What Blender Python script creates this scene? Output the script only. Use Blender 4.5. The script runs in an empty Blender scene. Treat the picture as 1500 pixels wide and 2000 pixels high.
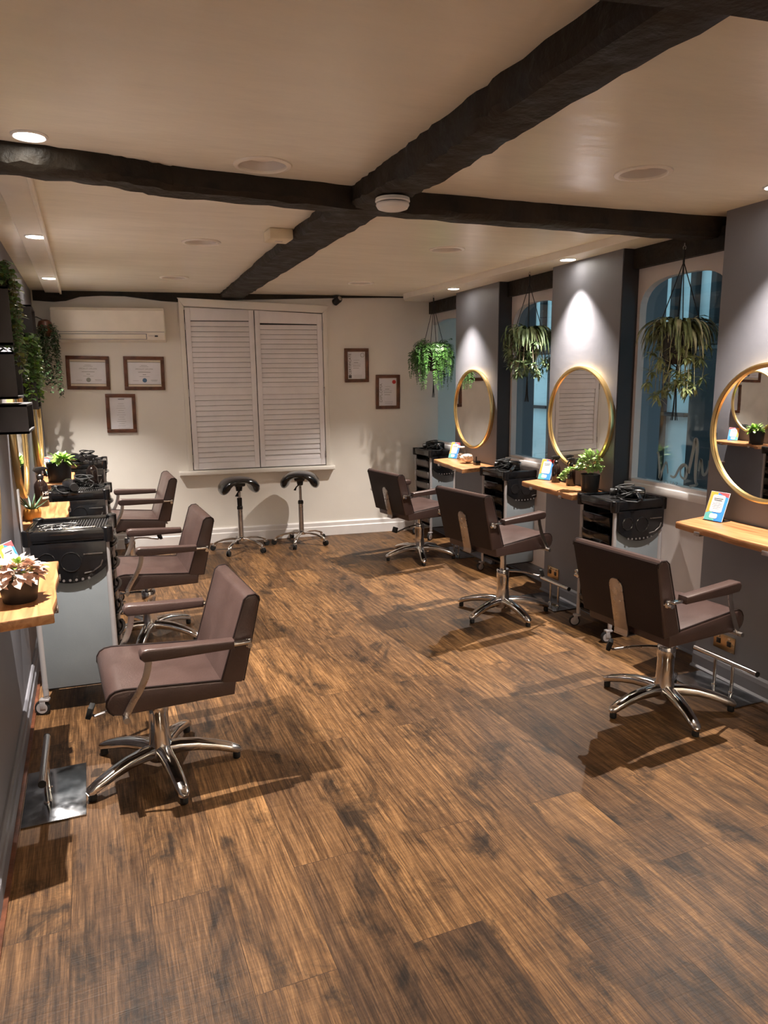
import bpy, bmesh, math, random
from mathutils import Vector, Matrix
random.seed(7)
SC = bpy.context.scene
COL = SC.collection
PI = math.pi
R = math.radians

# ------------------------------------------------------------------ camera, world, exposure
CAMZ = 1.6
M = [[0.92504993, -0.08055633, 0.37120521],
     [-0.3796628, -0.16577742, 0.91015054],
     [-0.01178095, -0.9828675, -0.18393663]]
cam = bpy.data.cameras.new('camera')
camo = bpy.data.objects.new('camera', cam)
COL.objects.link(camo)
cam.sensor_fit = 'VERTICAL'; cam.sensor_height = 24; cam.sensor_width = 18
cam.lens = 1400 / 2000 * 24
cam.clip_start = 0.02; cam.clip_end = 60
camo.matrix_world = Matrix(((M[0][0], -M[0][1], -M[0][2], 0), (M[1][0], -M[1][1], -M[1][2], 0),
                            (M[2][0], -M[2][1], -M[2][2], CAMZ), (0, 0, 0, 1)))
SC.camera = camo
SC.view_settings.view_transform = 'Standard'
SC.view_settings.look = 'None'
SC.view_settings.gamma = 1
SC.view_settings.use_curve_mapping = False
SC.view_settings.exposure = 0.95
wd = bpy.data.worlds.new('dusk'); SC.world = wd; wd.use_nodes = True
bg = wd.node_tree.nodes['Background']
bg.inputs[0].default_value = (0.36, 0.58, 0.68, 1); bg.inputs[1].default_value = 1.25
SPOT_W = 265.0
SPOT_COL = (1.0, 0.91, 0.82)
FILL_W = 3.0
UP_FILL_W = 130.0
CEIL = 2.40

# ------------------------------------------------------------------ materials
MATS = {}
def N(nt, t, **kw):
    n = nt.nodes.new(t)
    for k, v in kw.items(): setattr(n, k, v)
    return n
def mat(name, col, rough=0.5, metal=0.0, bump=0.0, bscale=60, vary=0.0, vscale=8, coat=0.0, trans=0.0, spec=0.5, stretch=None, sheen=0, rvary=0):
    m = bpy.data.materials.new(name); m.use_nodes = True; nt = m.node_tree
    b = nt.nodes['Principled BSDF']
    b.inputs['Base Color'].default_value = (*col, 1)
    b.inputs['Roughness'].default_value = rough
    b.inputs['Metallic'].default_value = metal
    b.inputs['Coat Weight'].default_value = coat
    b.inputs['Coat Roughness'].default_value = 0.08
    b.inputs['Transmission Weight'].default_value = trans
    b.inputs['Specular IOR Level'].default_value = spec
    tc = N(nt, 'ShaderNodeTexCoord'); mp = N(nt, 'ShaderNodeMapping')
    nt.links.new(tc.outputs['Object'], mp.inputs['Vector'])
    if stretch: mp.inputs['Scale'].default_value = stretch
    nz = N(nt, 'ShaderNodeTexNoise'); nz.inputs['Scale'].default_value = vscale; nz.inputs['Detail'].default_value = 6
    nt.links.new(mp.outputs[0], nz.inputs['Vector'])
    v = max(vary, 0.04)
    rp = N(nt, 'ShaderNodeValToRGB')
    rp.color_ramp.elements[0].position = 0.3; rp.color_ramp.elements[1].position = 0.7
    rp.color_ramp.elements[0].color = (*[c * (1 - v) for c in col], 1)
    rp.color_ramp.elements[1].color = (*[min(1, c * (1 + v)) for c in col], 1)
    nt.links.new(nz.outputs['Fac'], rp.inputs['Fac']); nt.links.new(rp.outputs[0], b.inputs['Base Color'])
    if rvary:
        mr = N(nt, 'ShaderNodeMapRange'); mr.inputs['From Min'].default_value = .3; mr.inputs['From Max'].default_value = .7
        mr.inputs['To Min'].default_value = max(0.02, rough - rvary); mr.inputs['To Max'].default_value = rough + rvary
        nt.links.new(nz.outputs['Fac'], mr.inputs['Value']); nt.links.new(mr.outputs[0], b.inputs['Roughness'])
    if bump > 0:
        n2 = N(nt, 'ShaderNodeTexNoise'); n2.inputs['Scale'].default_value = bscale; n2.inputs['Detail'].default_value = 5
        nt.links.new(mp.outputs[0], n2.inputs['Vector'])
        bp = N(nt, 'ShaderNodeBump'); bp.inputs['Strength'].default_value = bump; bp.inputs['Distance'].default_value = 0.01
        nt.links.new(n2.outputs['Fac'], bp.inputs['Height']); nt.links.new(bp.outputs[0], b.inputs['Normal'])
    MATS[name] = m
    return m
def emis(name, col, s):
    m = mat(name, col, 0.5); b = m.node_tree.nodes['Principled BSDF']
    b.inputs['Emission Color'].default_value = (*col, 1); b.inputs['Emission Strength'].default_value = s
    return m

mat('white_wall', (0.83, 0.79, 0.73), 0.45, bump=0.25, bscale=7, vary=0.03, vscale=2)
mat('grey_wall', (0.18, 0.18, 0.205), 0.55, bump=0.15, bscale=10, vary=0.04, vscale=3)
mat('dark_box_and_shade', (0.035, 0.034, 0.039), 0.6, vary=0.1)  # box shelves, and the shade painted on the pier flanks
mat('sill_wall', (0.68, 0.62, 0.60), 0.5, bump=0.15, bscale=9, vary=0.03)
mat('ceiling_paint', (0.88, 0.83, 0.71), 0.27, bump=0.5, bscale=3.0, vary=0.03, vscale=1.5, spec=0.4, stretch=(1, 2.6, 1))
mat('bulkhead_paint', (0.85, 0.80, 0.72), 0.35, bump=0.1, bscale=6)
mat('white_paint', (0.84, 0.81, 0.80), 0.4, bump=0.06, bscale=15)
mat('shutter_paint', (0.86, 0.83, 0.85), 0.42)
mat('oak_black', (0.018, 0.013, 0.008), 0.6, spec=.3, bump=1.0, bscale=22, vary=0.75, vscale=9, stretch=(1, 1, 1), rvary=.15)
mat('vinyl_brown', (0.064, 0.038, 0.033), 0.36, bump=0.12, bscale=160, vary=0.12, vscale=9, rvary=.06)
mat('vinyl_piping_shade', (0.022, 0.013, 0.012), 0.5, spec=.25, bump=0.1, bscale=160, vary=0.1)  # piping, plus the shade painted on the chair backs
mat('chrome', (0.72, 0.70, 0.69), 0.13, metal=1)
mat('satin_metal', (0.50, 0.47, 0.46), 0.30, metal=1, vary=0.1, vscale=20, rvary=.06)
mat('steel_plate', (0.36, 0.38, 0.41), 0.16, metal=1, vary=0.35, vscale=14, rvary=.1)
mat('black_gloss', (0.006, 0.006, 0.007), 0.18, coat=0.3)
mat('black_satin', (0.009, 0.0085, 0.009), 0.42)
mat('rubber', (0.006, 0.006, 0.006), 0.7)
mat('trolley_panel', (0.20, 0.225, 0.245), 0.45, bump=0.05, bscale=200)
mat('trolley_post', (0.42, 0.40, 0.41), 0.32, metal=0.3)
mat('drawer_smoke', (0.13, 0.115, 0.11), 0.3)
mat('gold', (0.90, 0.66, 0.30), 0.28, metal=1)
mat('mirror_glass', (0.88, 0.88, 0.88), 0.01, metal=1)
mat('ac_white', (0.84, 0.78, 0.70), 0.28)
mat('ac_flap', (0.74, 0.68, 0.59), 0.3)
mat('frame_wood', (0.13, 0.045, 0.022), 0.35, vary=0.5, vscale=14, bump=.2, bscale=40)
mat('paper', (0.80, 0.79, 0.84), 0.5)
mat('mount_cream', (0.78, 0.68, 0.56), 0.6)
mat('ink', (0.06, 0.06, 0.07), 0.6)
mat('ink_grey', (0.30, 0.29, 0.31), 0.6)
mat('ink_blue', (0.07, 0.16, 0.30), 0.5)
mat('seal_red', (0.55, 0.02, 0.02), 0.4)
mat('seal_grey', (0.28, 0.29, 0.27), 0.5)
mat('plastic_cream', (0.74, 0.64, 0.46), 0.4, vary=0.1)
mat('white_plastic', (0.84, 0.82, 0.80), 0.35)
mat('speaker_mesh', (0.66, 0.61, 0.56), 0.5)
mat('pot_black', (0.013, 0.012, 0.012), 0.45, bump=.1)
mat('pot_ochre', (0.60, 0.29, 0.06), 0.45)
mat('soil', (0.03, 0.02, 0.013), 0.9, bump=1, bscale=120)
mat('cord_black', (0.006, 0.006, 0.006), 0.6)
mat('leaf_fern', (0.042, 0.115, 0.022), 0.45, vary=0.5, vscale=25)
mat('leaf_spider', (0.16, 0.20, 0.09), 0.45, vary=0.45, vscale=30)
mat('leaf_spider_pale', (0.42, 0.42, 0.27), 0.5, vary=0.3, vscale=30)
mat('leaf_plantlet', (0.30, 0.36, 0.16), 0.45, vary=0.4, vscale=30)
mat('leaf_grey_green', (0.20, 0.29, 0.15), 0.45, vary=0.5, vscale=30)
mat('leaf_ivy', (0.045, 0.085, 0.035), 0.4, vary=0.5, vscale=40)
mat('leaf_trailing', (0.17, 0.32, 0.12), 0.35, vary=0.55, vscale=30)
mat('leaf_olive', (0.24, 0.27, 0.07), 0.4, vary=0.6, vscale=30)
mat('leaf_bright', (0.22, 0.42, 0.05), 0.4, vary=0.35, vscale=30)
mat('leaf_pink', (0.72, 0.50, 0.40), 0.5, vary=0.3, vscale=45)
mat('leaf_cream_green', (0.33, 0.50, 0.16), 0.4, vary=0.45, vscale=40)
mat('leaf_aloe', (0.07, 0.15, 0.09), 0.4, vary=0.3, vscale=40)
mat('stem', (0.30, 0.24, 0.18), 0.6)
mat('bottle_black', (0.012, 0.007, 0.006), 0.12, coat=.4)
mat('label_white', (0.75, 0.73, 0.72), 0.5)
mat('leaf_orange', (0.80, 0.35, 0.06), 0.4); mat('leaf_red', (0.75, 0.09, 0.10), 0.4)
mat('leaf_blue', (0.05, 0.26, 0.78), 0.4); mat('leaf_teal', (0.12, 0.42, 0.40), 0.4)
mat('shell_white', (0.72, 0.60, 0.50), 0.4, vary=0.4, vscale=50)
mat('brass_plate', (0.55, 0.40, 0.24), 0.25, metal=1)
mat('clear_strip', (0.62, 0.62, 0.64), 0.15, spec=.8)
mat('ext_black', (0.012, 0.013, 0.015), 0.8, vary=0.4)
mat('ext_blue', (0.55, 0.62, 0.64), 0.8, vary=0.12, vscale=2)
mat('ext_ground', (0.05, 0.06, 0.07), 0.8)
mat('window_letter', (0.30, 0.36, 0.38), 0.4)
mat('clip_silver', (0.6, 0.6, 0.6), 0.25, metal=1)
emis('lamp_glow', (1.0, 0.93, 0.82), 26)

def glassmat():
    m = bpy.data.materials.new('window_glass'); m.use_nodes = True; nt = m.node_tree
    for n in list(nt.nodes): nt.nodes.remove(n)
    o = N(nt, 'ShaderNodeOutputMaterial'); mx = N(nt, 'ShaderNodeMixShader')
    t = N(nt, 'ShaderNodeBsdfTransparent'); g = N(nt, 'ShaderNodeBsdfGlossy'); lw = N(nt, 'ShaderNodeLayerWeight'); pw = N(nt, 'ShaderNodeMath', operation='POWER'); pw.inputs[1].default_value = 3.0
    f = N(nt, 'ShaderNodeMath', operation='MULTIPLY_ADD'); f.inputs[1].default_value = .7; f.inputs[2].default_value = .035
    nt.links.new(lw.outputs['Facing'], pw.inputs[0]); nt.links.new(pw.outputs[0], f.inputs[0])
    g.inputs['Roughness'].default_value = 0.02; pass
    t.inputs['Color'].default_value = (0.9, 0.95, 0.96, 1)
    nt.links.new(f.outputs[0], mx.inputs[0]); nt.links.new(t.outputs[0], mx.inputs[1]); nt.links.new(g.outputs[0], mx.inputs[2])
    nt.links.new(mx.outputs[0], o.inputs[0]); MATS['window_glass'] = m
    m2 = m.copy(); m2.name = 'clear_glass'; MATS['clear_glass'] = m2
glassmat()

def woodmat(name, c1, c2, c3, axis_len='y', rough=0.4):
    m = bpy.data.materials.new(name); m.use_nodes = True; nt = m.node_tree
    b = nt.nodes['Principled BSDF']; tc = N(nt, 'ShaderNodeTexCoord'); mp = N(nt, 'ShaderNodeMapping')
    mp.inputs['Scale'].default_value = (22, 1.6, 22) if axis_len == 'y' else (1.6, 22, 22)
    nt.links.new(tc.outputs['Object'], mp.inputs['Vector'])
    nz = N(nt, 'ShaderNodeTexNoise'); nz.inputs['Scale'].default_value = 1.4; nz.inputs['Detail'].default_value = 8; nz.inputs['Distortion'].default_value = 1.1
    nt.links.new(mp.outputs[0], nz.inputs['Vector'])
    rp = N(nt, 'ShaderNodeValToRGB'); e = rp.color_ramp.elements
    e[0].position = .3; e[0].color = (*c1, 1); e[1].position = .72; e[1].color = (*c3, 1)
    q = e.new(.5); q.color = (*c2, 1)
    nt.links.new(nz.outputs['Fac'], rp.inputs['Fac']); nt.links.new(rp.outputs[0], b.inputs['Base Color'])
    b.inputs['Roughness'].default_value = rough
    bp = N(nt, 'ShaderNodeBump'); bp.inputs['Strength'].default_value = .25; bp.inputs['Distance'].default_value = .004
    nt.links.new(nz.outputs['Fac'], bp.inputs['Height']); nt.links.new(bp.outputs[0], b.inputs['Normal'])
    MATS[name] = m
woodmat('shelf_wood', (0.22, 0.085, 0.03), (0.40, 0.18, 0.07), (0.52, 0.27, 0.12))

def floormat():
    m = bpy.data.materials.new('plank_floor'); m.use_nodes = True; nt = m.node_tree; L = nt.links.new
    b = nt.nodes['Principled BSDF']; tc = N(nt, 'ShaderNodeTexCoord')
    sp = N(nt, 'ShaderNodeSeparateXYZ'); L(tc.outputs['Object'], sp.inputs[0])
    cb = N(nt, 'ShaderNodeCombineXYZ'); L(sp.outputs['Y'], cb.inputs['X']); L(sp.outputs['X'], cb.inputs['Y'])
    mp = N(nt, 'ShaderNodeMapping'); mp.inputs['Location'].default_value = (0.35, 0.17, 0)
    L(cb.outputs[0], mp.inputs['Vector'])
    br = N(nt, 'ShaderNodeTexBrick'); br.offset = 0.37; br.offset_frequency = 2; br.squash = 1
    br.inputs['Color1'].default_value = (0, 0, 0, 1); br.inputs['Color2'].default_value = (1, 1, 1, 1)
    br.inputs['Scale'].default_value = 1; br.inputs['Mortar Size'].default_value = 0.0011; br.inputs['Mortar Smooth'].default_value = .3
    br.inputs['Brick Width'].default_value = 1.22; br.inputs['Row Height'].default_value = 0.228; br.inputs['Bias'].default_value = 0
    L(mp.outputs[0], br.inputs['Vector'])
    rnd = N(nt, 'ShaderNodeSeparateColor'); L(br.outputs['Color'], rnd.inputs[0])
    # offset each plank's pattern
    off = N(nt, 'ShaderNodeMath', operation='MULTIPLY'); off.inputs[1].default_value = 37.0; L(rnd.outputs[0], off.inputs[0])
    def noise(sc, scale, det, dist=0.0, rough=.55):
        mm = N(nt, 'ShaderNodeMapping'); mm.inputs['Scale'].default_value = sc; L(tc.outputs['Object'], mm.inputs['Vector'])
        ad = N(nt, 'ShaderNodeVectorMath', operation='ADD'); c = N(nt, 'ShaderNodeCombineXYZ')
        L(off.outputs[0], c.inputs['Z']); L(off.outputs[0], c.inputs['X']); L(mm.outputs[0], ad.inputs[0]); L(c.outputs[0], ad.inputs[1])
        n = N(nt, 'ShaderNodeTexNoise'); n.inputs['Scale'].default_value = scale; n.inputs['Detail'].default_value = det
        n.inputs['Distortion'].default_value = dist; n.inputs['Roughness'].default_value = rough
        L(ad.outputs[0], n.inputs['Vector']); return n
    grain = noise((95, 3.2, 1), 1.2, 8, .5, .65)
    blot = noise((4.5, 1.6, 1), 1.0, 8, .2, .62)
    saw = noise((5.0, 75, 1), 1.0, 4, 1.2, .6)
    fine = noise((260, 9, 1), 1.0, 4, .3, .6)
    knot = noise((6.5, 2.9, 1), 1.0, 10, .6, .70)
    wv = N(nt, 'ShaderNodeTexWave', wave_type='BANDS', bands_direction='X'); wv.inputs['Scale'].default_value = 1.0; wv.inputs['Distortion'].default_value = 22
    wv.inputs['Detail'].default_value = 4; wv.inputs['Detail Scale'].default_value = .55; wv.inputs['Detail Roughness'].default_value = .5
    wm = N(nt, 'ShaderNodeMapping'); wm.inputs['Scale'].default_value = (6.5, 1.5, 1); L(tc.outputs['Object'], wm.inputs['Vector'])
    wa = N(nt, 'ShaderNodeVectorMath', operation='ADD'); wc = N(nt, 'ShaderNodeCombineXYZ'); L(off.outputs[0], wc.inputs['X']); L(off.outputs[0], wc.inputs['Y'])
    L(wm.outputs[0], wa.inputs[0]); L(wc.outputs[0], wa.inputs[1]); L(wa.outputs[0], wv.inputs['Vector'])
    base = N(nt, 'ShaderNodeValToRGB'); e = base.color_ramp.elements
    e[0].position = 0.0; e[0].color = (0.060, 0.033, 0.020, 1); e[1].position = 1.0; e[1].color = (0.270, 0.145, 0.060, 1)
    q = e.new(.5); q.color = (0.146, 0.078, 0.035, 1)
    mixv = N(nt, 'ShaderNodeMath', operation='MULTIPLY_ADD'); mixv.inputs[1].default_value = .5
    bl2 = N(nt, 'ShaderNodeMath', operation='MULTIPLY_ADD'); bl2.inputs[1].default_value = 1.6; bl2.inputs[2].default_value = -.48
    L(blot.outputs['Fac'], bl2.inputs[0]); L(rnd.outputs[0], mixv.inputs[0]); L(bl2.outputs[0], mixv.inputs[2])
    L(mixv.outputs[0], base.inputs['Fac'])
    def mul(cin, fac_out, lo, hi, p0, p1):
        r = N(nt, 'ShaderNodeValToRGB'); r.color_ramp.elements[0].position = p0; r.color_ramp.elements[1].position = p1
        r.color_ramp.elements[0].color = (*lo, 1); r.color_ramp.elements[1].color = (*hi, 1); L(fac_out, r.inputs['Fac'])
        x = N(nt, 'ShaderNodeMix', data_type='RGBA', blend_type='MULTIPLY'); x.inputs[0].default_value = 1
        L(cin, x.inputs[6]); L(r.outputs[0], x.inputs[7]); return x.outputs[2]
    c = mul(base.outputs[0], grain.outputs['Fac'], (.55, .51, .47), (1.22, 1.22, 1.20), .38, .60)
    c = mul(c, fine.outputs['Fac'], (.66, .62, .58), (1.20, 1.20, 1.18), .40, .60)
    c = mul(c, wv.outputs['Fac'], (.82, .80, .77), (1.07, 1.07, 1.07), .1, .9)
    c = mul(c, saw.outputs['Fac'], (.90, .88, .86), (1.05, 1.05, 1.05), .38, .58)
    c = mul(c, knot.outputs['Fac'], (.24, .25, .29), (1, 1, 1), .36, .50)
    c = mul(c, br.outputs['Fac'], (1, 1, 1), (.55, .5, .45), 0, 1)
    L(c, b.inputs['Base Color'])
    rr = N(nt, 'ShaderNodeMapRange'); rr.inputs['To Min'].default_value = .40; rr.inputs['To Max'].default_value = .58
    b.inputs['Specular IOR Level'].default_value = .32; L(grain.outputs['Fac'], rr.inputs['Value']); L(rr.outputs[0], b.inputs['Roughness'])
    hs = N(nt, 'ShaderNodeMath', operation='SUBTRACT'); L(grain.outputs['Fac'], hs.inputs[0]); L(br.outputs['Fac'], hs.inputs[1])
    hs2 = N(nt, 'ShaderNodeMath', operation='ADD'); L(hs.outputs[0], hs2.inputs[0]); L(saw.outputs['Fac'], hs2.inputs[1])
    bp = N(nt, 'ShaderNodeBump'); bp.inputs['Strength'].default_value = .30; bp.inputs['Distance'].default_value = .003
    L(hs2.outputs[0], bp.inputs['Height']); L(bp.outputs[0], b.inputs['Normal'])
    MATS['plank_floor'] = m
floormat()

# ------------------------------------------------------------------ mesh helpers
class MB:
    def __init__(s): s.bm = bmesh.new()
    def box(s, c, d, rot=None, bev=0.0, seg=2):
        g = bmesh.ops.create_cube(s.bm, size=1)['verts']
        m = Matrix.Translation(c) @ (rot.to_4x4() if rot else Matrix()) @ Matrix.Diagonal((*d, 1))
        bmesh.ops.transform(s.bm, matrix=m, verts=g)
        if bev > 0:
            es = list({e for v in g for e in v.link_edges})
            bmesh.ops.bevel(s.bm, geom=es, offset=bev, segments=seg, affect='EDGES', profile=.5)
        return s
    def rng(s, x0, x1, y0, y1, z0, z1, bev=0.0, seg=2):
        return s.box(((x0 + x1) / 2, (y0 + y1) / 2, (z0 + z1) / 2), (abs(x1 - x0), abs(y1 - y0), abs(z1 - z0)), None, bev, seg)
    def prism(s, pts, fn, t0, t1, bev=0.0, seg=2):
        # pts: 2D outline; fn(u, v, t) -> xyz
        a = [s.bm.verts.new(fn(u, v, t0)) for u, v in pts]; b = [s.bm.verts.new(fn(u, v, t1)) for u, v in pts]
        n = len(pts); fs = [s.bm.faces.new(a), s.bm.faces.new(b[::-1])]
        for i in range(n): fs.append(s.bm.faces.new((a[i], b[i], b[(i + 1) % n], a[(i + 1) % n])))
        bmesh.ops.recalc_face_normals(s.bm, faces=fs)
        if bev > 0:
            es = [e for f in fs[:2] for e in f.edges]
            bmesh.ops.bevel(s.bm, geom=list(set(es)), offset=bev, segments=seg, affect='EDGES', profile=.5)
        return s
    def lathe(s, prof, seg=24, mtx=None, cap=True):
        rings = []
        for r, z in prof:
            rings.append([s.bm.verts.new((r * math.cos(2 * PI * i / seg), r * math.sin(2 * PI * i / seg), z)) for i in range(seg)])
        fs = []
        for a, b in zip(rings, rings[1:]):
            for i in range(seg):
                fs.append(s.bm.faces.new((a[i], a[(i + 1) % seg], b[(i + 1) % seg], b[i])))
        if cap:
            fs.append(s.bm.faces.new(rings[0][::-1])); fs.append(s.bm.faces.new(rings[-1]))
        vs = [v for r_ in rings for v in r_]
        bmesh.ops.recalc_face_normals(s.bm, faces=fs)
        if mtx is not None: bmesh.ops.transform(s.bm, matrix=mtx, verts=vs)
        return s
    def sweep(s, pts, sizes, seg=10, up=Vector((0, 0, 1)), closed=False, sq=1.0):
        pts = [Vector(p) for p in pts]; n = len(pts); rings = []
        for i, p in enumerate(pts):
            if closed: t = pts[(i + 1) % n] - pts[i - 1]
            else: t = pts[min(i + 1, n - 1)] - pts[max(i - 1, 0)]
            if t.length < 1e-9: t = Vector((0, 0, 1))
            t.normalize(); u = up - t * up.dot(t)
            if u.length < 1e-3:
                u = Vector((1, 0, 0)) - t * t.x
            u.normalize(); w = t.cross(u)
            sz = sizes[i] if isinstance(sizes, list) else sizes
            if not isinstance(sz, tuple): sz = (sz, sz)
            ring = []
            for k in range(seg):
                a = 2 * PI * (k + .5) / seg; ca, sa = math.cos(a), math.sin(a)
                ca = math.copysign(abs(ca) ** sq, ca); sa = math.copysign(abs(sa) ** sq, sa)
                ring.append(s.bm.verts.new(p + w * ca * sz[0] + u * sa * sz[1]))
            rings.append(ring)
        pr = list(zip(rings, rings[1:])) + ([(rings[-1], rings[0])] if closed else [])
        fs = []
        for a, b in pr:
            for k in range(seg): fs.append(s.bm.faces.new((a[k], b[k], b[(k + 1) % seg], a[(k + 1) % seg])))
        if not closed: fs += [s.bm.faces.new(rings[0]), s.bm.faces.new(rings[-1][::-1])]
        bmesh.ops.recalc_face_normals(s.bm, faces=fs)
        return s
    def cyl(s, p0, p1, r, seg=16, r1=None):
        return s.sweep([p0, p1], [r, r if r1 is None else r1], seg)
    def torus(s, c, Rr, r, seg=32, sub=8, nrm=(0, 0, 1), ell=(1, 1)):
        q = Vector((0, 0, 1)).rotation_difference(Vector(nrm))
        pts = [Vector(c) + q @ Vector((Rr * ell[0] * math.cos(2 * PI * i / seg), Rr * ell[1] * math.sin(2 * PI * i / seg), 0)) for i in range(seg)]
        return s.sweep(pts, r, sub, up=Vector(nrm), closed=True)
    def leaf(s, base, d, nrm, L, W, curl=0.2, segs=2, tip=0.0, wide=.45):
        d = Vector(d).normalized(); nrm = Vector(nrm); side = d.cross(nrm)
        if side.length < 1e-3: side = d.cross(Vector((.3, .5, .8)))
        side.normalize(); nr = side.cross(d).normalized()
        base = Vector(base); prev = None
        n = segs + 1
        for i in range(n + 1):
            t = i / n; c = base + d * L * t - nr * (curl * L * t * t)
            w = W * math.sin(PI * min(1, max(0.02, (t ** (.8 if wide < .5 else 1.2))))) * .5
            if i == 0 or i == n:
                cur = [s.bm.verts.new(c)]
            else:
                cur = [s.bm.verts.new(c + side * w + nr * w * .25), s.bm.verts.new(c), s.bm.verts.new(c - side * w + nr * w * .25)]
            if prev:
                if len(prev) == 1 and len(cur) == 3:
                    s.bm.faces.new((prev[0], cur[0], cur[1])); s.bm.faces.new((prev[0], cur[1], cur[2]))
                elif len(prev) == 3 and len(cur) == 3:
                    s.bm.faces.new((prev[0], cur[0], cur[1], prev[1])); s.bm.faces.new((prev[1], cur[1], cur[2], prev[2]))
                elif len(prev) == 3:
                    s.bm.faces.new((prev[0], cur[0], prev[1])); s.bm.faces.new((prev[1], cur[0], prev[2]))
            prev = cur
        return s
    def mesh(s, name, m, smooth=True):
        me = bpy.data.meshes.new(name); s.bm.to_mesh(me); s.bm.free()
        me.materials.append(MATS[m])
        if smooth:
            me.polygons.foreach_set('use_smooth', [True] * len(me.polygons))
            try: me.set_sharp_from_angle(angle=R(38))
            except Exception: pass
        return me
    def build(s, name, m, parent=None, smooth=True, loc=None, rz=0):
        return put(name, s.mesh(name, m, smooth), parent, loc, rz)
def put(name, me, parent=None, loc=None, rz=0):
    o = bpy.data.objects.new(name, me); COL.objects.link(o)
    if parent: o.parent = parent
    if loc is not None: o.location = loc
    if rz: o.rotation_euler.z = rz
    return o
def tag(o, label, cat, group=None):
    o['label'] = label; o['category'] = cat
    if group: o['group'] = group
    return o
def thing(name, label, cat, loc=(0, 0, 0), rz=0, group=None):
    o = bpy.data.objects.new(name, None); COL.objects.link(o); o.empty_display_size = .05
    o.location = loc; o.rotation_euler.z = rz
    return tag(o, label, cat, group)
def struct(name, mb, m, smooth=False, parent=None):
    o = mb.build(name, m, parent, smooth)
    if parent is None: o['kind'] = 'structure'
    return o
def text_mb(txt, size, fn, depth=0.0006, font_align='CENTER', mirror=False, shear=0):
    cu = bpy.data.curves.new('t', 'FONT'); cu.body = txt; cu.size = size; cu.align_x = font_align; cu.align_y = 'CENTER'; cu.extrude = depth; cu.shear = shear
    cu.resolution_u = 3
    ob = bpy.data.objects.new('t', cu); COL.objects.link(ob)
    dg = bpy.context.evaluated_depsgraph_get(); dg.update()
    me = bpy.data.meshes.new_from_object(ob.evaluated_get(dg))
    mb = MB(); mb.bm.from_mesh(me)
    for v in mb.bm.verts:
        x, y, z = v.co
        if mirror: x = -x
        v.co = fn(x, y, z)
    bpy.data.objects.remove(ob); bpy.data.curves.remove(cu); bpy.data.meshes.remove(me)
    return mb
def rounded(w, h, r, n=5, cx=0, cy=0):
    pts = []
    for sx, sy, a0 in ((1, 1, 0), (-1, 1, 90), (-1, -1, 180), (1, -1, 270)):
        for i in range(n + 1):
            a = R(a0 + 90 * i / n); pts.append((cx + sx * (w / 2 - r) + r * math.cos(a), cy + sy * (h / 2 - r) + r * math.sin(a)))
    return pts

# ------------------------------------------------------------------ room shell
WXL = -0.385
def bwy(x): return 7.14 - 0.13 * (x - 1)        # back wall line
def rwx(y): return 3.02 + .05 * (y - 2.5)       # right pillar faces
FZ = -2.6                                        # rear of the room, behind the camera
# floor
mb = MB(); v = [mb.bm.verts.new(p) for p in ((-0.9, FZ, 0), (4.0, FZ, 0), (4.0, 7.6, 0), (-0.9, 7.6, 0))]; mb.bm.faces.new(v)
struct('floor', mb, 'plank_floor')
mb = MB(); mb.rng(-0.9, 4.0, FZ, 7.7, CEIL, CEIL + .12); CEILING = struct('ceiling', mb, 'ceiling_paint')
# left wall with shallow station piers
mb = MB(); mb.rng(WXL - .2, WXL, FZ, 7.6, 0, CEIL + .02); struct('wall_left', mb, 'grey_wall')
mb = MB(); mb.prism([(-0.6, bwy(-.6)), (3.9, bwy(3.9)), (3.9, bwy(3.9) + .25), (-.6, bwy(-.6) + .25)], lambda u, v, t: (u, v, t), 0, CEIL + .02)
struct('wall_back', mb, 'white_wall')
mb = MB(); mb.rng(-0.9, 4.0, FZ - .15, FZ, 0, CEIL + .02); struct('wall_front', mb, 'white_wall')
# right wall: three windows between piers, low wall under each
PIERS = [(5.22, 6.03), (3.66, 4.43), (1.9, 2.86)]
def rx(y, o=0): return rwx(y) + o
mb = MB()
for y0, y1 in PIERS + [(FZ, 1.9)]:
    mb.prism([(rx(y0), y0), (rx(y1), y1), (rx(y1, .36), y1), (rx(y0, .36), y0)], lambda u, v, t: (u, v, t), 0, CEIL + .01, bev=.004 if y0 > 0 else 0)
struct('wall_right', mb, 'grey_wall')
WINS = [(6.03, 6.98, 0.93), (4.43, 5.22, 0.93), (2.86, 3.66, 0.93)]
for i, (y0, y1, zs) in enumerate(WINS):
    mb = MB(); o0, o1 = .115, .30
    mb.prism([(rx(y0, o0), y0), (rx(y1, o0), y1), (rx(y1, o1), y1), (rx(y0, o1), y0)], lambda u, v, t: (u, v, t), 0, zs - .045)
    struct('trim_%d' % (10 + i), mb, 'sill_wall')
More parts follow.
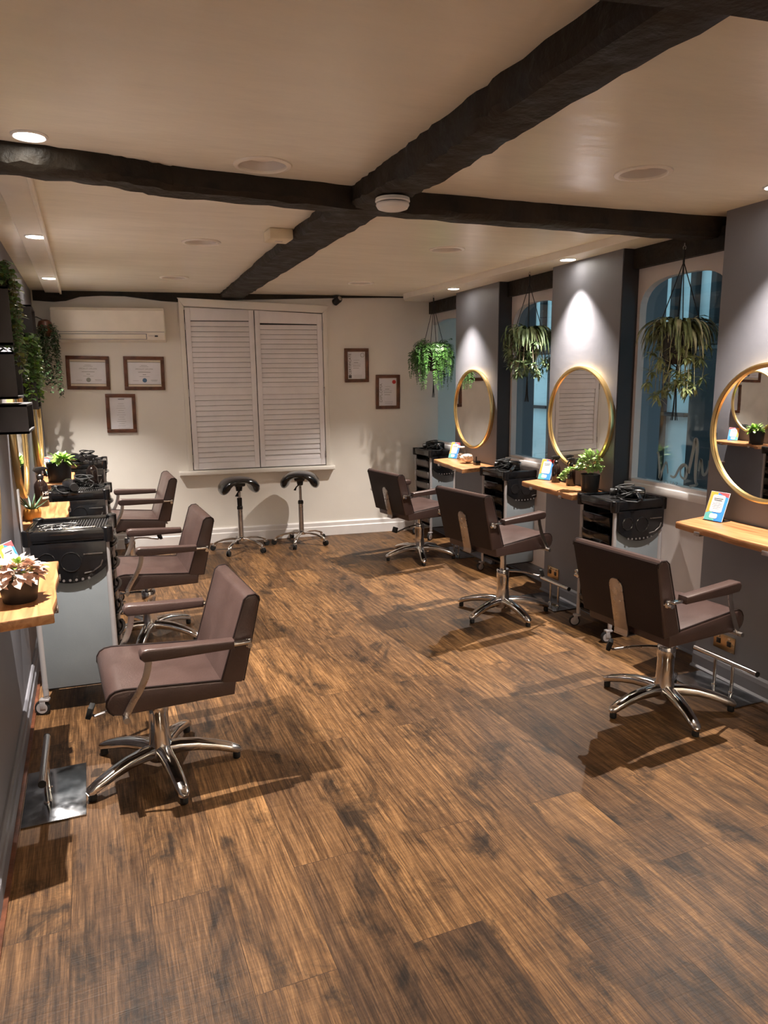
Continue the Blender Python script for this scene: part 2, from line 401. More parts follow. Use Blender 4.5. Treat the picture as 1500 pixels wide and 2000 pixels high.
# dark strips painting the shade on the near flank of each pier and dark timber lintels
for i, (y0, y1) in enumerate([(5.22, 6.03), (3.66, 4.43)]):
    mb = MB(); mb.prism([(rx(y0, .004), y0 - .006), (rx(y0, .004), y0), (rx(y0, .16), y0), (rx(y0, .16), y0 - .012)], lambda u, v, t: (u, v, t), 0, 2.352)
    struct('trim_%d' % (20 + i), mb, 'dark_box_and_shade')
def window(n, y0, y1, zs, ztop=2.24):
    # arched board frame, sill, glass
    yc = (y0 + y1) / 2; hw = (y1 - y0) / 2; o = .12
    r = thing('window_%d' % n, '', '')
    del r['label']; del r['category']; r['kind'] = 'structure'
    s = .05
    fx = lambda y: rx(y, o)
    def fn(u, v, t): return (fx(u) + t, u, v)
    mb = MB()
    yi0, yi1 = y0 + .055, y1 - .035
    arch = []
    NN = 16; spring = 1.98; top = 2.165
    for k in range(NN + 1):
        a = PI * k / NN; arch.append(((yi0 + yi1) / 2 + (yi1 - yi0) / 2 * math.copysign(abs(math.cos(a)) ** .7, math.cos(a)), spring + (top - spring) * math.sin(a) ** .8))
    # arch board made of quads between arch and outer rect
    out = [(yi1 + (y1 - yi1) * 1, p[1]) for p in arch[:1]]
    a0 = [mb.bm.verts.new(fn(u, v, 0)) for u, v in arch]; a1 = [mb.bm.verts.new(fn(u, v, .05)) for u, v in arch]
    t0 = [mb.bm.verts.new(fn(u, 2.352, 0)) for u, v in arch]; t1 = [mb.bm.verts.new(fn(u, 2.352, .05)) for u, v in arch]
    for k in range(NN):
        mb.bm.faces.new((a0[k], a0[k + 1], t0[k + 1], t0[k])); mb.bm.faces.new((a0[k], a1[k], a1[k + 1], a0[k + 1]))
        mb.bm.faces.new((a1[k + 1], a1[k], t1[k], t1[k + 1]))
    for (ya, yb) in ((y0, yi0), (yi1, y1)):
        mb.prism([(ya, zs), (yb, zs), (yb, 2.352), (ya, 2.352)], fn, 0, .05)
    mb.prism([(y0, zs), (y1, zs), (y1, zs + .02), (y0, zs + .02)], fn, 0, .05)
    bmesh.ops.recalc_face_normals(mb.bm, faces=mb.bm.faces)
    mb.build('window_frame', 'sill_wall', r, False)
    mb = MB(); mb.prism([(y0, zs - .045), (y1, zs - .045), (y1, zs), (y0, zs)], fn, -.035, .17, bev=.006); mb.build('window_sill', 'white_paint', r)
    mb = MB(); mb.prism([(yi0, zs), (yi1, zs), (yi1, 2.2), (yi0, 2.2)], fn, .052, .056); mb.build('window_pane', 'window_glass', r, False)
    mb = MB(); mb.prism([(y0 + .002, 2.235), (y1 - .002, 2.235), (y1 - .002, 2.351), (y0 + .002, 2.351)], fn, -.045, -.002); mb.build('timber_lintel', 'oak_black', r, False)
    return r
for i, (y0, y1, zs) in enumerate(WINS): window(i + 2, y0, y1, zs)

# right bulkhead with downlights, left strip
mb = MB()
mb.prism([(2.93, 3.09), (2.93, 6.62), (3.02, 6.80), (3.6, 6.80), (3.6, 3.09)], lambda u, v, t: (u, v, t), 2.352, CEIL + .005, bev=.004)
struct('trim_1', mb, 'bulkhead_paint')
mb = MB(); mb.rng(-0.265, -0.14, 3.09, 7.235, CEIL - .022, CEIL + .005, bev=.004); mb.rng(-.146, -.128, 3.09, 7.235, CEIL - .034, CEIL + .003, bev=.003)
struct('trim_2', mb, 'bulkhead_paint')

# skirtings
def skirt_path(pts, h, th, mname, name, steps=((0, 1), (.62, 1), (.68, .72), (.92, .72), (1, .35))):
    mb = MB(); prof = [(0, 0)] + [(th * w, h * z) for z, w in steps] + [(0, h)]
    for (xa, ya), (xb, yb) in zip(pts, pts[1:]):
        d = Vector((xb - xa, yb - ya, 0)); L = d.length; d.normalize(); nrm = Vector((d.y, -d.x, 0))
        mb.prism(prof, lambda u, v, t: (xa + d.x * t + nrm.x * u, ya + d.y * t + nrm.y * u, v), 0, L)
    return struct(name, mb, mname)
skirt_path([(WXL, bwy(WXL)), (3.15, bwy(3.15))], .145, .028, 'white_paint', 'baseboard_back')
skirt_path([(WXL, FZ), (WXL, 7.3)], .12, .02, 'grey_wall', 'baseboard_left')
mb = MB()
def rs(pts):
    out = []
    for (xa, ya), (xb, yb) in zip(pts, pts[1:]):
        d = Vector((xb - xa, yb - ya, 0)); L = d.length; d.normalize(); nrm = Vector((d.y, -d.x, 0))
        mb.prism([(0, 0), (.02, 0), (.02, .07), (.014, .09), (0, .1)], lambda u, v, t: (xa + d.x * t + nrm.x * u, ya + d.y * t + nrm.y * u, v), 0, L)
        mb.prism([(.02, 0), (.034, 0), (.034, .008), (.02, .016)], lambda u, v, t: (xa + d.x * t + nrm.x * u, ya + d.y * t + nrm.y * u, v), 0, L)
for y0, y1 in PIERS: rs([(rx(y1), y1), (rx(y0), y0)])
for y0, y1, z in WINS: rs([(rx(y1, .115), y1), (rx(y0, .115), y0)])
struct('baseboard_right', mb, 'grey_wall')
mb = MB(); mb.rng(WXL + .02, WXL + .034, FZ, 7.2, 0, .014); struct('trim_3', mb, 'frame_wood')

# ------------------------------------------------------------------ beams
def beam(name, path, zt, zb, label, seed=1, jit=.008, n=26):
    # path: list of (x, y, halfwidth_left, halfwidth_right, drop) interpolated
    rd = random.Random(seed); mb = MB(); rings = []
    for i in range(n + 1):
        t = i / n * (len(path) - 1); k = min(int(t), len(path) - 2); f = t - k
        a, b = path[k], path[k + 1]
        x, y = a[0] + (b[0] - a[0]) * f, a[1] + (b[1] - a[1]) * f
        w0 = a[2] + (b[2] - a[2]) * f; w1 = a[3] + (b[3] - a[3]) * f; z_b = a[4] + (b[4] - a[4]) * f
        d = Vector((b[0] - a[0], b[1] - a[1], 0)).normalized(); nr = Vector((d.y, -d.x, 0))
        j = lambda s=jit: rd.uniform(-s, s)
        c = Vector((x, y, 0)); pr = []
        for off, z in ((-w0 + j(), zt), (-w0 + j(), z_b + .018 + j(.006)), (-w0 + .018 + j(.006), z_b + j(.004)), (0, z_b + j(.004)),
                       (w1 - .018 + j(.006), z_b + j(.004)), (w1 + j(), z_b + .018 + j(.006)), (w1 + j(), zt)):
            p = c + nr * off; p.z = z; pr.append(mb.bm.verts.new(p))
        rings.append(pr)
    for a, b in zip(rings, rings[1:]):
        for k in range(6): mb.bm.faces.new((a[k], a[k + 1], b[k + 1], b[k]))
        mb.bm.faces.new((a[6], a[0], b[0], b[6]))
    mb.bm.faces.new(rings[0]); mb.bm.faces.new(rings[-1][::-1])
    bmesh.ops.recalc_face_normals(mb.bm, faces=mb.bm.faces)
    o = mb.build(name, 'oak_black', None, True); return tag(o, label, 'ceiling beam')
ZT = CEIL + .004
beam('ceiling_beam', [(1.20, 3.06, .07, .09, 2.315), (1.20, 2.5, .08, .09, 2.30), (1.19, 1.8, .085, .09, 2.31), (1.19, 0.2, .09, .1, 2.30)], ZT, 0,
     'thick black timber beam running lengthwise from the smoke detector towards the camera', 3, n=44)
beam('ceiling_beam', [(1.215, 3.06, .12, .13, 2.345), (1.23, 4.2, .11, .14, 2.35), (1.32, 6.2, .11, .12, 2.355), (1.35, 7.06, .11, .12, 2.36)], ZT, 0,
     'flat black timber beam running from the smoke detector to the back wall above the shutters', 5, n=40)
beam('ceiling_beam', [(-.40, 2.93, .07, .07, 2.318), (.1, 2.99, .07, .07, 2.318), (.37, 3.07, .07, .07, 2.315), (1.18, 3.11, .065, .07, 2.312), (2.1, 3.10, .07, .07, 2.31), (3.30, 3.03, .075, .075, 2.298)], ZT, 0,
     'long black timber cross beam spanning the ceiling from left wall to right wall', 8, n=60)
beam('ceiling_beam', [(-.4, 1.32, .13, .13, 2.29), (3.3, .76, .13, .13, 2.29)], ZT, 0,
     'black timber cross beam at the top edge of the photo nearest the camera', 11, n=30)
# thin wavy beam along the top of the back wall
mb = MB()
bot = [(-.37, 2.315), (-.2, 2.305), (-.1, 2.315), (0.02, 2.352), (.2, 2.364), (.4, 2.362), (.55, 2.345), (.72, 2.325), (.85, 2.318), (1.1, 2.33), (1.4, 2.345), (1.9, 2.362), (2.3, 2.376), (2.8, 2.388), (3.1, 2.392)]
pts = [(x, CEIL + .003) for x, z in (bot[0], bot[-1])]
poly = [(bot[0][0], CEIL + .003)] + bot + [(bot[-1][0], CEIL + .003)]
rd = random.Random(4)
for i in range(len(bot) - 1):
    (x0, z0), (x1, z1) = bot[i], bot[i + 1]
    for k in range(4):
        xa, xb = x0 + (x1 - x0) * k / 4, x0 + (x1 - x0) * (k + 1) / 4; za, zb = z0 + (z1 - z0) * k / 4, z0 + (z1 - z0) * (k + 1) / 4
        mb.prism([(xa, CEIL + .003), (xa, za), (xb, zb), (xb, CEIL + .003)], lambda u, v, t: (u, bwy(u) + t, v), -.035 + rd.uniform(-.002, .002), .01)
tag(mb.build('wall_plate_beam', 'oak_black', None, False), 'thin wavy black timber along the top of the back wall', 'ceiling beam')
# piers on the left: one dark upright timber in the far right corner is part of the lintel work

# ------------------------------------------------------------------ lights
def downlight(x, y, z, label, power=SPOT_W, size=1.63, tilt=0):
    t = thing('downlight', label, 'ceiling light', (x, y, z), 0, 'lit recessed downlights')
    mb = MB(); mb.torus((0, 0, -.002), .052, .006, 32, 8); mb.build('trim_ring', 'white_plastic', t)
    mb = MB(); mb.lathe([(.047, -.001), (.047, -.005), (.02, -.0065)], 28); mb.build('lens', 'lamp_glow', t)
    l = bpy.data.lights.new('spot', 'SPOT'); l.energy = power; l.color = SPOT_COL; l.spot_size = size; l.spot_blend = 1.0; l.shadow_soft_size = .010
    lo = bpy.data.objects.new('lamp_light', l); COL.objects.link(lo); lo.parent = t; lo.location = (0, 0, -.03); lo.rotation_euler.y = tilt
    return t
downlight(-.105, 2.80, CEIL, 'lit round downlight left of the near ceiling, before the cross beam')
downlight(-.185, 4.50, CEIL - .022, 'lit round downlight on the left ceiling strip, just beyond the cross beam')
downlight(-.19, 6.22, CEIL - .022, 'lit round downlight on the left ceiling strip, above the air conditioner end')
downlight(3.005, 5.72, 2.352, 'lit round downlight on the right bulkhead above the farthest oval-looking mirror', SPOT_W * .85, tilt=R(14))
downlight(2.998, 4.10, 2.352, 'lit round downlight on the right bulkhead above the middle mirror', SPOT_W * .85, tilt=R(14))
downlight(2.85, 2.42, CEIL, 'lit round downlight above the nearest right mirror, outside the frame', SPOT_W * .8, tilt=R(12))
downlight(0.4, -.9, CEIL, 'added unseen fill downlight behind the camera, nearer one on the left', SPOT_W * .40, 1.5)  # four unseen downlights added for fill from behind the camera
downlight(2.4, -.9, CEIL, 'added unseen fill downlight behind the camera, nearer one on the right', SPOT_W * .40, 1.5)
downlight(0.4, -2.0, CEIL, 'added unseen fill downlight behind the camera, farther one on the left', SPOT_W * .40, 1.5)
downlight(2.4, -2.0, CEIL, 'added unseen fill downlight behind the camera, farther one on the right', SPOT_W * .40, 1.5)
# unseen ceiling lamps added behind the camera for fill
def fill_lamp(x, y, label, w):
    t = thing('fill_ceiling_lamp', label, 'ceiling light', (x, y, CEIL), 0)
    mb = MB(); mb.lathe([(.20, 0), (.20, -.03), (.17, -.06), (.05, -.075)], 32); mb.build('lamp_shade', 'white_plastic', t)
    l = bpy.data.lights.new('area', 'AREA'); l.shape = 'DISK'; l.size = .42; l.energy = w; l.color = (1, .84, .66)
    lo = bpy.data.objects.new('lamp_light', l); COL.objects.link(lo); lo.parent = t; lo.location = (0, 0, -.085)
fill_lamp(0.9, -0.9, 'added unseen fill lamp on the ceiling behind the camera on the left', FILL_W)
fill_lamp(2.3, -1.2, 'added unseen fill lamp on the ceiling behind the camera on the right', FILL_W)

HOLES = []
def fill_uplight(x, y, label, w=UP_FILL_W):  # unseen lamp added to brighten the ceiling
    t = thing('fill_uplighter', label, 'fill lamp', (x, y, 0))
    mb = MB(); mb.lathe([(.14, 0), (.14, .02), (.02, .03)], 28); mb.build('base', 'black_satin', t)
    mb = MB(); mb.cyl((0, 0, .02), (0, 0, 1.62), .012, 12); mb.build('pole', 'black_satin', t)
    mb = MB(); mb.lathe([(.02, 1.60), (.10, 1.65), (.15, 1.72), (.145, 1.72), (.09, 1.66)], 28, cap=False); mb.build('lamp_shade', 'white_plastic', t)
    l = bpy.data.lights.new('spot', 'SPOT'); l.energy = w; l.color = (1, .87, .72); l.spot_size = 2.7; l.spot_blend = 1; l.shadow_soft_size = .08
    lo = bpy.data.objects.new('lamp_light', l); COL.objects.link(lo); lo.parent = t; lo.location = (0, 0, 1.72); lo.rotation_euler.x = PI
fill_uplight(0.3, -1.0, 'added unseen fill lamp shining at the ceiling behind the camera, left one')
fill_uplight(2.3, -.6, 'added unseen fill lamp shining at the ceiling behind the camera, right one')

def ceiling_speaker(x, y, label, r=.112, tilt=0):
    t = thing('ceiling_spot', label, 'recessed ceiling fitting', (x, y, CEIL), 0, 'unlit recessed ceiling fittings'); HOLES.append((x, y, r * .84))
    mb = MB(); mb.lathe([(r * .82, .004), (r * .82, -.005), (r * .86, -.008), (r * 1.0, -.005), (r * 1.02, -.0005)], 44, cap=False); mb.build('trim_ring', 'bulkhead_paint', t)
    mb = MB(); mb.lathe([(r * .82, .002), (r * .72, .030), (r * .70, .034)], 44, cap=False); mb.build('baffle', 'speaker_mesh', t)
    mb = MB(); mb.lathe([(r * .72, .033), (r * .72, .036)], 36); mb.build('lens', 'bulkhead_paint', t)
ceiling_speaker(.69, 2.87, 'unlit round recessed fitting before the cross beam, left of the smoke detector', .108)
ceiling_speaker(.70, 4.52, 'unlit round recessed fitting beyond the cross beam, left of the white junction box')
ceiling_speaker(.72, 6.10, 'faint unlit round recessed fitting nearest the back wall above the shutters')
ceiling_speaker(2.15, 2.46, 'unlit round recessed fitting on the near right ceiling')
ceiling_speaker(2.20, 4.28, 'unlit round recessed fitting beyond the cross beam on the right')
ceiling_speaker(2.25, 5.98, 'unlit round recessed fitting far right near the camera dome')

hm = MB()
for x, y, r in HOLES: hm.lathe([(r, -.02), (r, .09)], 40, Matrix.Translation((x, y, CEIL)))
ho = hm.build('cutter', 'ceiling_paint', None, False)
bmod = CEILING.modifiers.new('holes', 'BOOLEAN'); bmod.operation = 'DIFFERENCE'; bmod.object = ho; bmod.solver = 'EXACT'
dg = bpy.context.evaluated_depsgraph_get(); dg.update()
nm_ = bpy.data.meshes.new_from_object(CEILING.evaluated_get(dg)); CEILING.modifiers.clear(); CEILING.data = nm_
bpy.data.objects.remove(ho)
# smoke detector, junction box, cctv
t = thing('smoke_detector', 'round white smoke detector under the crossing of the black beams', 'smoke detector', (1.195, 2.80, 2.303))
mb = MB(); mb.lathe([(.068, 0), (.070, -.012), (.066, -.016)], 36); mb.build('base_ring', 'white_plastic', t)
mb = MB(); mb.lathe([(.058, -.016), (.058, -.022)], 36); mb.build('vent_gap', 'ink', t)
mb = MB(); mb.lathe([(.066, -.020), (.067, -.026), (.060, -.038), (.045, -.043), (.01, -.045)], 36); mb.build('cover', 'white_plastic', t)
t = thing('junction_box', 'small cream emergency box on the edge of the far lengthwise beam', 'electrical box', (1.045, 4.05, CEIL))
mb = MB(); mb.box((0, 0, -.028), (.13, .15, .056), None, .008); mb.build('housing', 'plastic_cream', t)
mb = MB(); mb.box((0, 0, -.0575), (.04, .02, .004), None, .001); mb.build('screw_cap', 'speaker_mesh', t)
t = thing('security_camera', 'small black security camera under the ceiling on the back wall', 'security camera', (2.34, bwy(2.34) - .05, CEIL))
mb = MB(); mb.lathe([(.028, 0), (.028, -.02), (.015, -.03)], 20); mb.build('mount', 'black_satin', t)
q = Matrix.Translation((.0, -.02, -.055)) @ Matrix.Rotation(R(65), 4, 'X') @ Matrix.Rotation(R(20), 4, 'Y')
mb = MB(); mb.lathe([(.025, -.04), (.034, -.03), (.034, .04), (.028, .052)], 24, q); mb.build('body', 'black_satin', t)
mb = MB(); mb.lathe([(.022, .0525), (.02, .056)], 20, q); mb.build('lens', 'satin_metal', t)

# ------------------------------------------------------------------ air conditioner on the back wall
def backthing(name, label, cat, x, z, group=None):
    return thing(name, label, cat, (x, bwy(x), z), math.atan(-.13), group)
t = backthing('air_conditioner', 'long cream wall-mounted air conditioner above the framed certificates', 'air conditioner', .262, 1.95)
W = .482
mb = MB(); mb.prism([(0, .0), (-.16, .015), (-.185, .05), (-.19, .27), (-.17, .295), (0, .30)], lambda u, v, t_: (t_, u, v), -W, W, bev=.012, seg=3); mb.build('body', 'ac_white', t)
mb = MB(); mb.box((0, -.191, .085), (W * 1.96, .003, .004)); mb.build('panel_seam', 'ink_grey', t)
mb = MB(); mb.box((-.05, -.187, .044), (W * 1.5, .012, .042), Matrix.Rotation(R(10), 3, 'X'), .004); mb.build('air_flap', 'ac_flap', t)
mb = MB(); mb.box((-.05, -.184, .044), (W * 1.53, .012, .050), Matrix.Rotation(R(10), 3, 'X')); mb.build('flap_gap', 'ink_grey', t)
mb = MB(); mb.box((.40, -.190, .048), (.028, .01, .014), Matrix.Rotation(R(8), 3, 'X'), .002); mb.build('receiver_window', 'ink', t)
text_mb('DAIKIN', .014, lambda x, y, z: (.355 + x, -.1905 - z, .049 + y)).build('badge', 'ink_grey', t, False)

# ------------------------------------------------------------------ framed certificates
def certificate(x, z, w, h, label, kind, rot=0, fw=.032):
    t = backthing('certificate_frame', label, 'framed certificate', x, z, 'framed certificates on the back wall')
    t.rotation_euler.y = rot
    ow, oh = w / 2, h / 2; iw, ih = ow - fw, oh - fw
    mb = MB()
    for a, b, c, d in ((-ow, ow, ih, oh), (-ow, ow, -oh, -ih), (-ow, -iw, -ih, ih), (iw, ow, -ih, ih)):
        mb.rng(a, b, -.026, -.004, c, d, bev=.003)
    mb.build('frame', 'frame_wood', t)
    mb = MB(); mb.rng(-iw, iw, -.008, -.004, -ih, ih); mb.build('mount', 'mount_cream', t, False)
    ph = ih if kind in ('cert', 'dip', 'port') else ih - .022
    pw = iw - .003
    mb = MB(); mb.rng(-pw, pw, -.0095, -.008, -ph + .002, ph - .002); mb.build('paper', 'paper', t, False)
    Y = -.0098
    def bars(rows, m, name='text_line'):
        mb = MB()
        for cx, cz, bw, bh in rows: mb.rng(cx - bw / 2, cx + bw / 2, Y - .0003, Y, cz - bh / 2, cz + bh / 2)
        mb.build(name, m, t, False)
    if kind in ('blue', 'pale'):
        bars([(0, ph, pw * 2, .003)], 'ink', 'black_border'); bars([(0, -ph, pw * 2, .003)], 'ink', 'black_border')
        text_mb('SPECIALIST DIPLOMA', .0165, lambda a, b, c: (a, Y - c, ph * .38 + b)).build('heading', 'ink_grey', t, False)
        bars([(0, ph * .72, .055, .0025), (0, ph * .60, .08, .0025), (0, ph * .10, .11, .004), (0, -ph * .12, .03, .005), (0, -ph * .3, .09, .0022), (-.08, -ph * .68, .05, .0022), (.085, -ph * .62, .06, .003), (.085, -ph * .72, .05, .002)], 'ink_grey')
        mb = MB(); mb.lathe([(.020, 0), (.020, .0012), (.012, .0014)], 24, Matrix.Translation((0, Y, -ph * .64)) @ Matrix.Rotation(R(90), 4, 'X')); mb.build('seal', 'ink_blue' if kind == 'blue' else 'seal_grey', t)
    elif kind == 'port':
        bars([(.005, ph * .88, .055, .006)], 'ink', 'heading')
        bars([(0, ph * (.6 - .14 * k), .05 + .015 * (k % 3), .002) for k in range(11)] + [(.02, -ph * .95, .1, .002)], 'ink_grey')
    else:
        word = 'CERTIFICATE' if kind == 'cert' else 'DIPLOMA'
        text_mb(word, .036 if kind == 'cert' else .040, lambda a, b, c: (-pw + .022 - b, Y - c, (.012 if kind == 'cert' else -.01) + a * (1.0 if kind == 'cert' else 1.12))).build('heading', 'ink' if kind == 'cert' else 'ink_grey', t, False)
        bars([(.0, ph * .38, .06, .002), (-.006, ph * .2, .045, .005), (.0, ph * .08, .09, .002), (.0, -ph * .04, .08, .004), (-.005, -ph * .2, .06, .004), (.01, -ph * .72, .09, .002), (.01, -ph * .84, .08, .002)], 'ink_grey')
        mb = MB()
        if kind == 'cert':
            mb.torus((pw - .028, Y, ph - .035), .019, .0022, 24, 6, (0, 1, 0)); mb.build('round_stamp', 'seal_grey', t)
            mb = MB(); mb.rng(-pw + .006, -pw + .036, Y - .0004, Y, -ph + .01, -ph + .04); mb.build('square_stamp', 'ink', t, False)
        else:
            pts = [((.022 if k % 2 else .018) * math.cos(PI * k / 12), (.022 if k % 2 else .018) * math.sin(PI * k / 12)) for k in range(24)]
            mb.prism(pts, lambda u, v, w_: (pw - .026 + u, Y - w_, ph - .04 + v), 0, .001); mb.build('wax_seal', 'seal_red', t, False)
certificate(.035, 1.677, .372, .305, 'brown framed landscape certificate with faint grey seal, left of the pair under the air conditioner', 'pale', R(1.5))
certificate(.523, 1.668, .362, .310, 'brown framed landscape certificate with blue round seal, beside the window shutters', 'blue', R(1))
certificate(.293, 1.302, .265, .36, 'brown framed portrait certificate hanging below the landscape pair', 'port', R(1))
certificate(2.548, 1.727, .248, .335, 'dark brown framed portrait certificate with round stamp, nearer the shutters', 'cert', 0)
certificate(2.868, 1.458, .255, .345, 'brown framed diploma with red seal, right of the other portrait frame', 'dip', R(.5))

# ------------------------------------------------------------------ shuttered window on the back wall
w1 = thing('window_1', '', ''); del w1['label']; del w1['category']; w1['kind'] = 'structure'
w1.location = (1.56, bwy(1.56), 0); w1.rotation_euler.z = math.atan(-.13)
mb = MB()
mb.prism([(-.70, .735), (-.655, .735), (-.655, 2.275), (-.70, 2.345)], lambda u, v, t_: (u, -t_, v), 0, .045, bev=.006)
mb.prism([(.655, .735), (.70, .735), (.70, 2.285), (.655, 2.225)], lambda u, v, t_: (u, -t_, v), 0, .045, bev=.006)
mb.prism([(-.655, 2.28), (.655, 2.23), (.72, 2.30), (-.71, 2.355)], lambda u, v, t_: (u, -t_, v), 0, .05, bev=.006)
mb.build('window_frame', 'white_wall', w1)
mb = MB(); mb.rng(-.655, .655, -.010, -.001, .735, 2.25); mb.build('window_pane', 'black_satin', w1)
mb = MB(); mb.prism([(-.79, .69), (.74, .69), (.74, .732), (-.79, .735)], lambda u, v, t_: (u, -t_, v), 0, .085, bev=.012, seg=3); mb.build('window_sill', 'white_wall', w1)
def shutter(x0, x1, zt0, zt1, label, side):
    t = backthing('window_shutter', label, 'shutter', 1.56, 0, 'pair of white louvred shutters'); t.location.z = 0
    st = .048; zb = .742
    def top(x): return zt0 + (zt1 - zt0) * (x - x0) / (x1 - x0)
    mb = MB(); Yf, Yb = .043, .015
    fr = lambda pts, b=.002: mb.prism(pts, lambda u, v, t_: (u, -t_, v), Yb, Yf, bev=b)
    fr([(x0, zb), (x0 + st, zb), (x0 + st, top(x0 + st)), (x0, top(x0))]); fr([(x1 - st, zb), (x1, zb), (x1, top(x1)), (x1 - st, top(x1 - st))])
    fr([(x0 + st, zb), (x1 - st, zb), (x1 - st, zb + .065), (x0 + st, zb + .065)])
    fr([(x0 + st, top(x0 + st) - .115), (x1 - st, top(x1 - st) - .10), (x1 - st, top(x1 - st)), (x0 + st, top(x0 + st))])
    zm = 1.455; fr([(x0 + st, zm), (x1 - st, zm), (x1 - st, zm + .07), (x0 + st, zm + .07)])
    mb.build('shutter_frame', 'shutter_paint', t)
    for nm, za, zb_, n in (('upper_louvres', zm + .07, min(top(x0), top(x1)) - .105, 13), ('lower_louvres', zb + .065, zm, 13)):
        mb = MB(); p = (zb_ - za) / n
        for k in range(n):
            mb.box(((x0 + x1) / 2, -.030, za + p * (k + .5)), (x1 - x0 - 2 * st, .008, p * .965), Matrix.Rotation(R(-14), 3, 'X'), .002)
        mb.build(nm, 'shutter_paint', t)
    for zc in (.85, 1.48, 2.1):
        mb = MB(); hx = x0 - .003 if side < 0 else x1 + .003
        mb.cyl((hx, -.047, zc - .035), (hx, -.047, zc + .035), .006, 10); mb.build('hinge', 'satin_metal', t)
shutter(-.648, -.012, 2.268, 2.25, 'white louvred shutter on the left half of the back window', -1)
shutter(-.004, .648, 2.25, 2.222, 'white louvred shutter on the right half of the back window', 1)

# ------------------------------------------------------------------ outside the right-hand windows
mb = MB(); v = [mb.bm.verts.new(p) for p in ((3.45, -1, -.35), (9, -1, -.35), (9, 14, -.35), (3.45, 14, -.35))]; mb.bm.faces.new(v)
struct('trim_30', mb, 'ext_ground')
t = thing('building', 'dark timber-framed house with pale blue panels seen through the right windows at dusk', 'building', (5.9, 5.5, -.35))
mb = MB(); mb.rng(.06, .3, -6, 7, 0, 4.2); mb.build('plaster_panels', 'ext_blue', t, False)
mb = MB()
for k in range(-20, 24):
    y = k * .27 + .1; mb.rng(-.02, .062, y, y + .075, 2.42, 4.2, bev=.01)
mb.rng(-.06, .062, -6, 7, 2.24, 2.44, bev=.01); mb.build('upper_timbers', 'ext_black', t, False)
mb = MB()
for y, w_ in ((-5, .5), (-3.2, .6), (-1.9, .9), (-.35, .7), (.75, .75), (2.1, .8), (3.6, 1.0), (5.2, .8)): mb.rng(-.03, .062, y, y + w_, 0, 2.2)
mb.rng(-.05, .062, -6, 7, 0, .75); mb.build('ground_floor_boards', 'ext_black', t, False)
mb = MB()
for y in (-1.0, .42, 1.55, 2.95): mb.rng(-.02, .062, y, y + .6, 1.50, 1.54)
mb.build('ledge', 'ext_black', t, False)

# white script lettering on the near window glass, reads backwards from inside
t = thing('window_lettering', 'white handwritten shop lettering on the near right window, reversed from inside', 'window sign', (rx(3.2, .169), 3.2, .955))
def stroke(pts, w=.009):
    # pts in (y_local, z): smooth polyline
    P = [Vector((0, a, b)) for a, b in pts]; out = []
    for i in range(len(P) - 1):
        p0 = P[max(i - 1, 0)]; p1 = P[i]; p2 = P[i + 1]; p3 = P[min(i + 2, len(P) - 1)]
        for k in range(6):
            f = k / 6
            out.append(.5 * ((2 * p1) + (-p0 + p2) * f + (2 * p0 - 5 * p1 + 4 * p2 - p3) * f * f + (-p0 + 3 * p1 - 3 * p2 + p3) * f ** 3))
    out.append(P[-1]); n = len(out)
    sz = [((.0006), (w * (.55 + .45 * math.sin(PI * min(1, .15 + i / n))))) for i in range(n)]
    mb = MB()
    # ribbon
    prev = None
    for i, p in enumerate(out):
        tt = (out[min(i + 1, n - 1)] - out[max(i - 1, 0)]); tt.normalize(); s_ = Vector((0, -tt.z, tt.y)) * sz[i][1]
        a = mb.bm.verts.new(p + s_); b = mb.bm.verts.new(p - s_)
        a2 = mb.bm.verts.new(p + s_ + Vector((-.001, 0, 0))); b2 = mb.bm.verts.new(p - s_ + Vector((-.001, 0, 0)))
        if prev:
            mb.bm.faces.new((prev[0], a, b, prev[1])); mb.bm.faces.new((prev[2], prev[3], b2, a2)); mb.bm.faces.new((prev[0], prev[2], a2, a)); mb.bm.faces.new((prev[1], b, b2, prev[3]))
        prev = (a, b, a2, b2)
    return mb
# letters run from far (left in view) to near (right in view); y decreasing = towards the camera
def st_(pts, w=.009): return stroke([(a - 3.2, b - .955) for a, b in pts], w)
st_([(3.440, 1.13), (3.425, 1.115), (3.410, 1.02), (3.405, .975), (3.385, 1.03), (3.362, 1.075), (3.350, 1.06), (3.340, 1.01)]).build('letter_n', 'window_letter', t, False)
st_([(3.320, 1.0), (3.285, .995), (3.255, 1.045), (3.225, 1.075), (3.195, 1.065), (3.192, 1.02), (3.205, .995), (3.235, 1.005), (3.24, 1.045), (3.215, 1.07)]).build('letter_a', 'window_letter', t, False)
st_([(3.180, 1.03), (3.155, 1.16), (3.146, 1.22), (3.135, 1.225), (3.125, 1.18), (3.128, 1.06), (3.122, .99), (3.11, .972), (3.165, .955)], .013).build('letter_l', 'window_letter', t, False)
st_([(3.105, 1.05), (3.092, 1.12), (3.080, 1.07), (3.070, 1.035), (3.050, 1.045), (3.038, 1.08), (3.036, 1.12)]).build('letter_c', 'window_letter', t, False)
text_mb('SALON', .040, lambda a, b, c: (-.001 - c, .13 - a * 1.2, -.003 + b), mirror=True).build('small_word', 'window_letter', t, False)

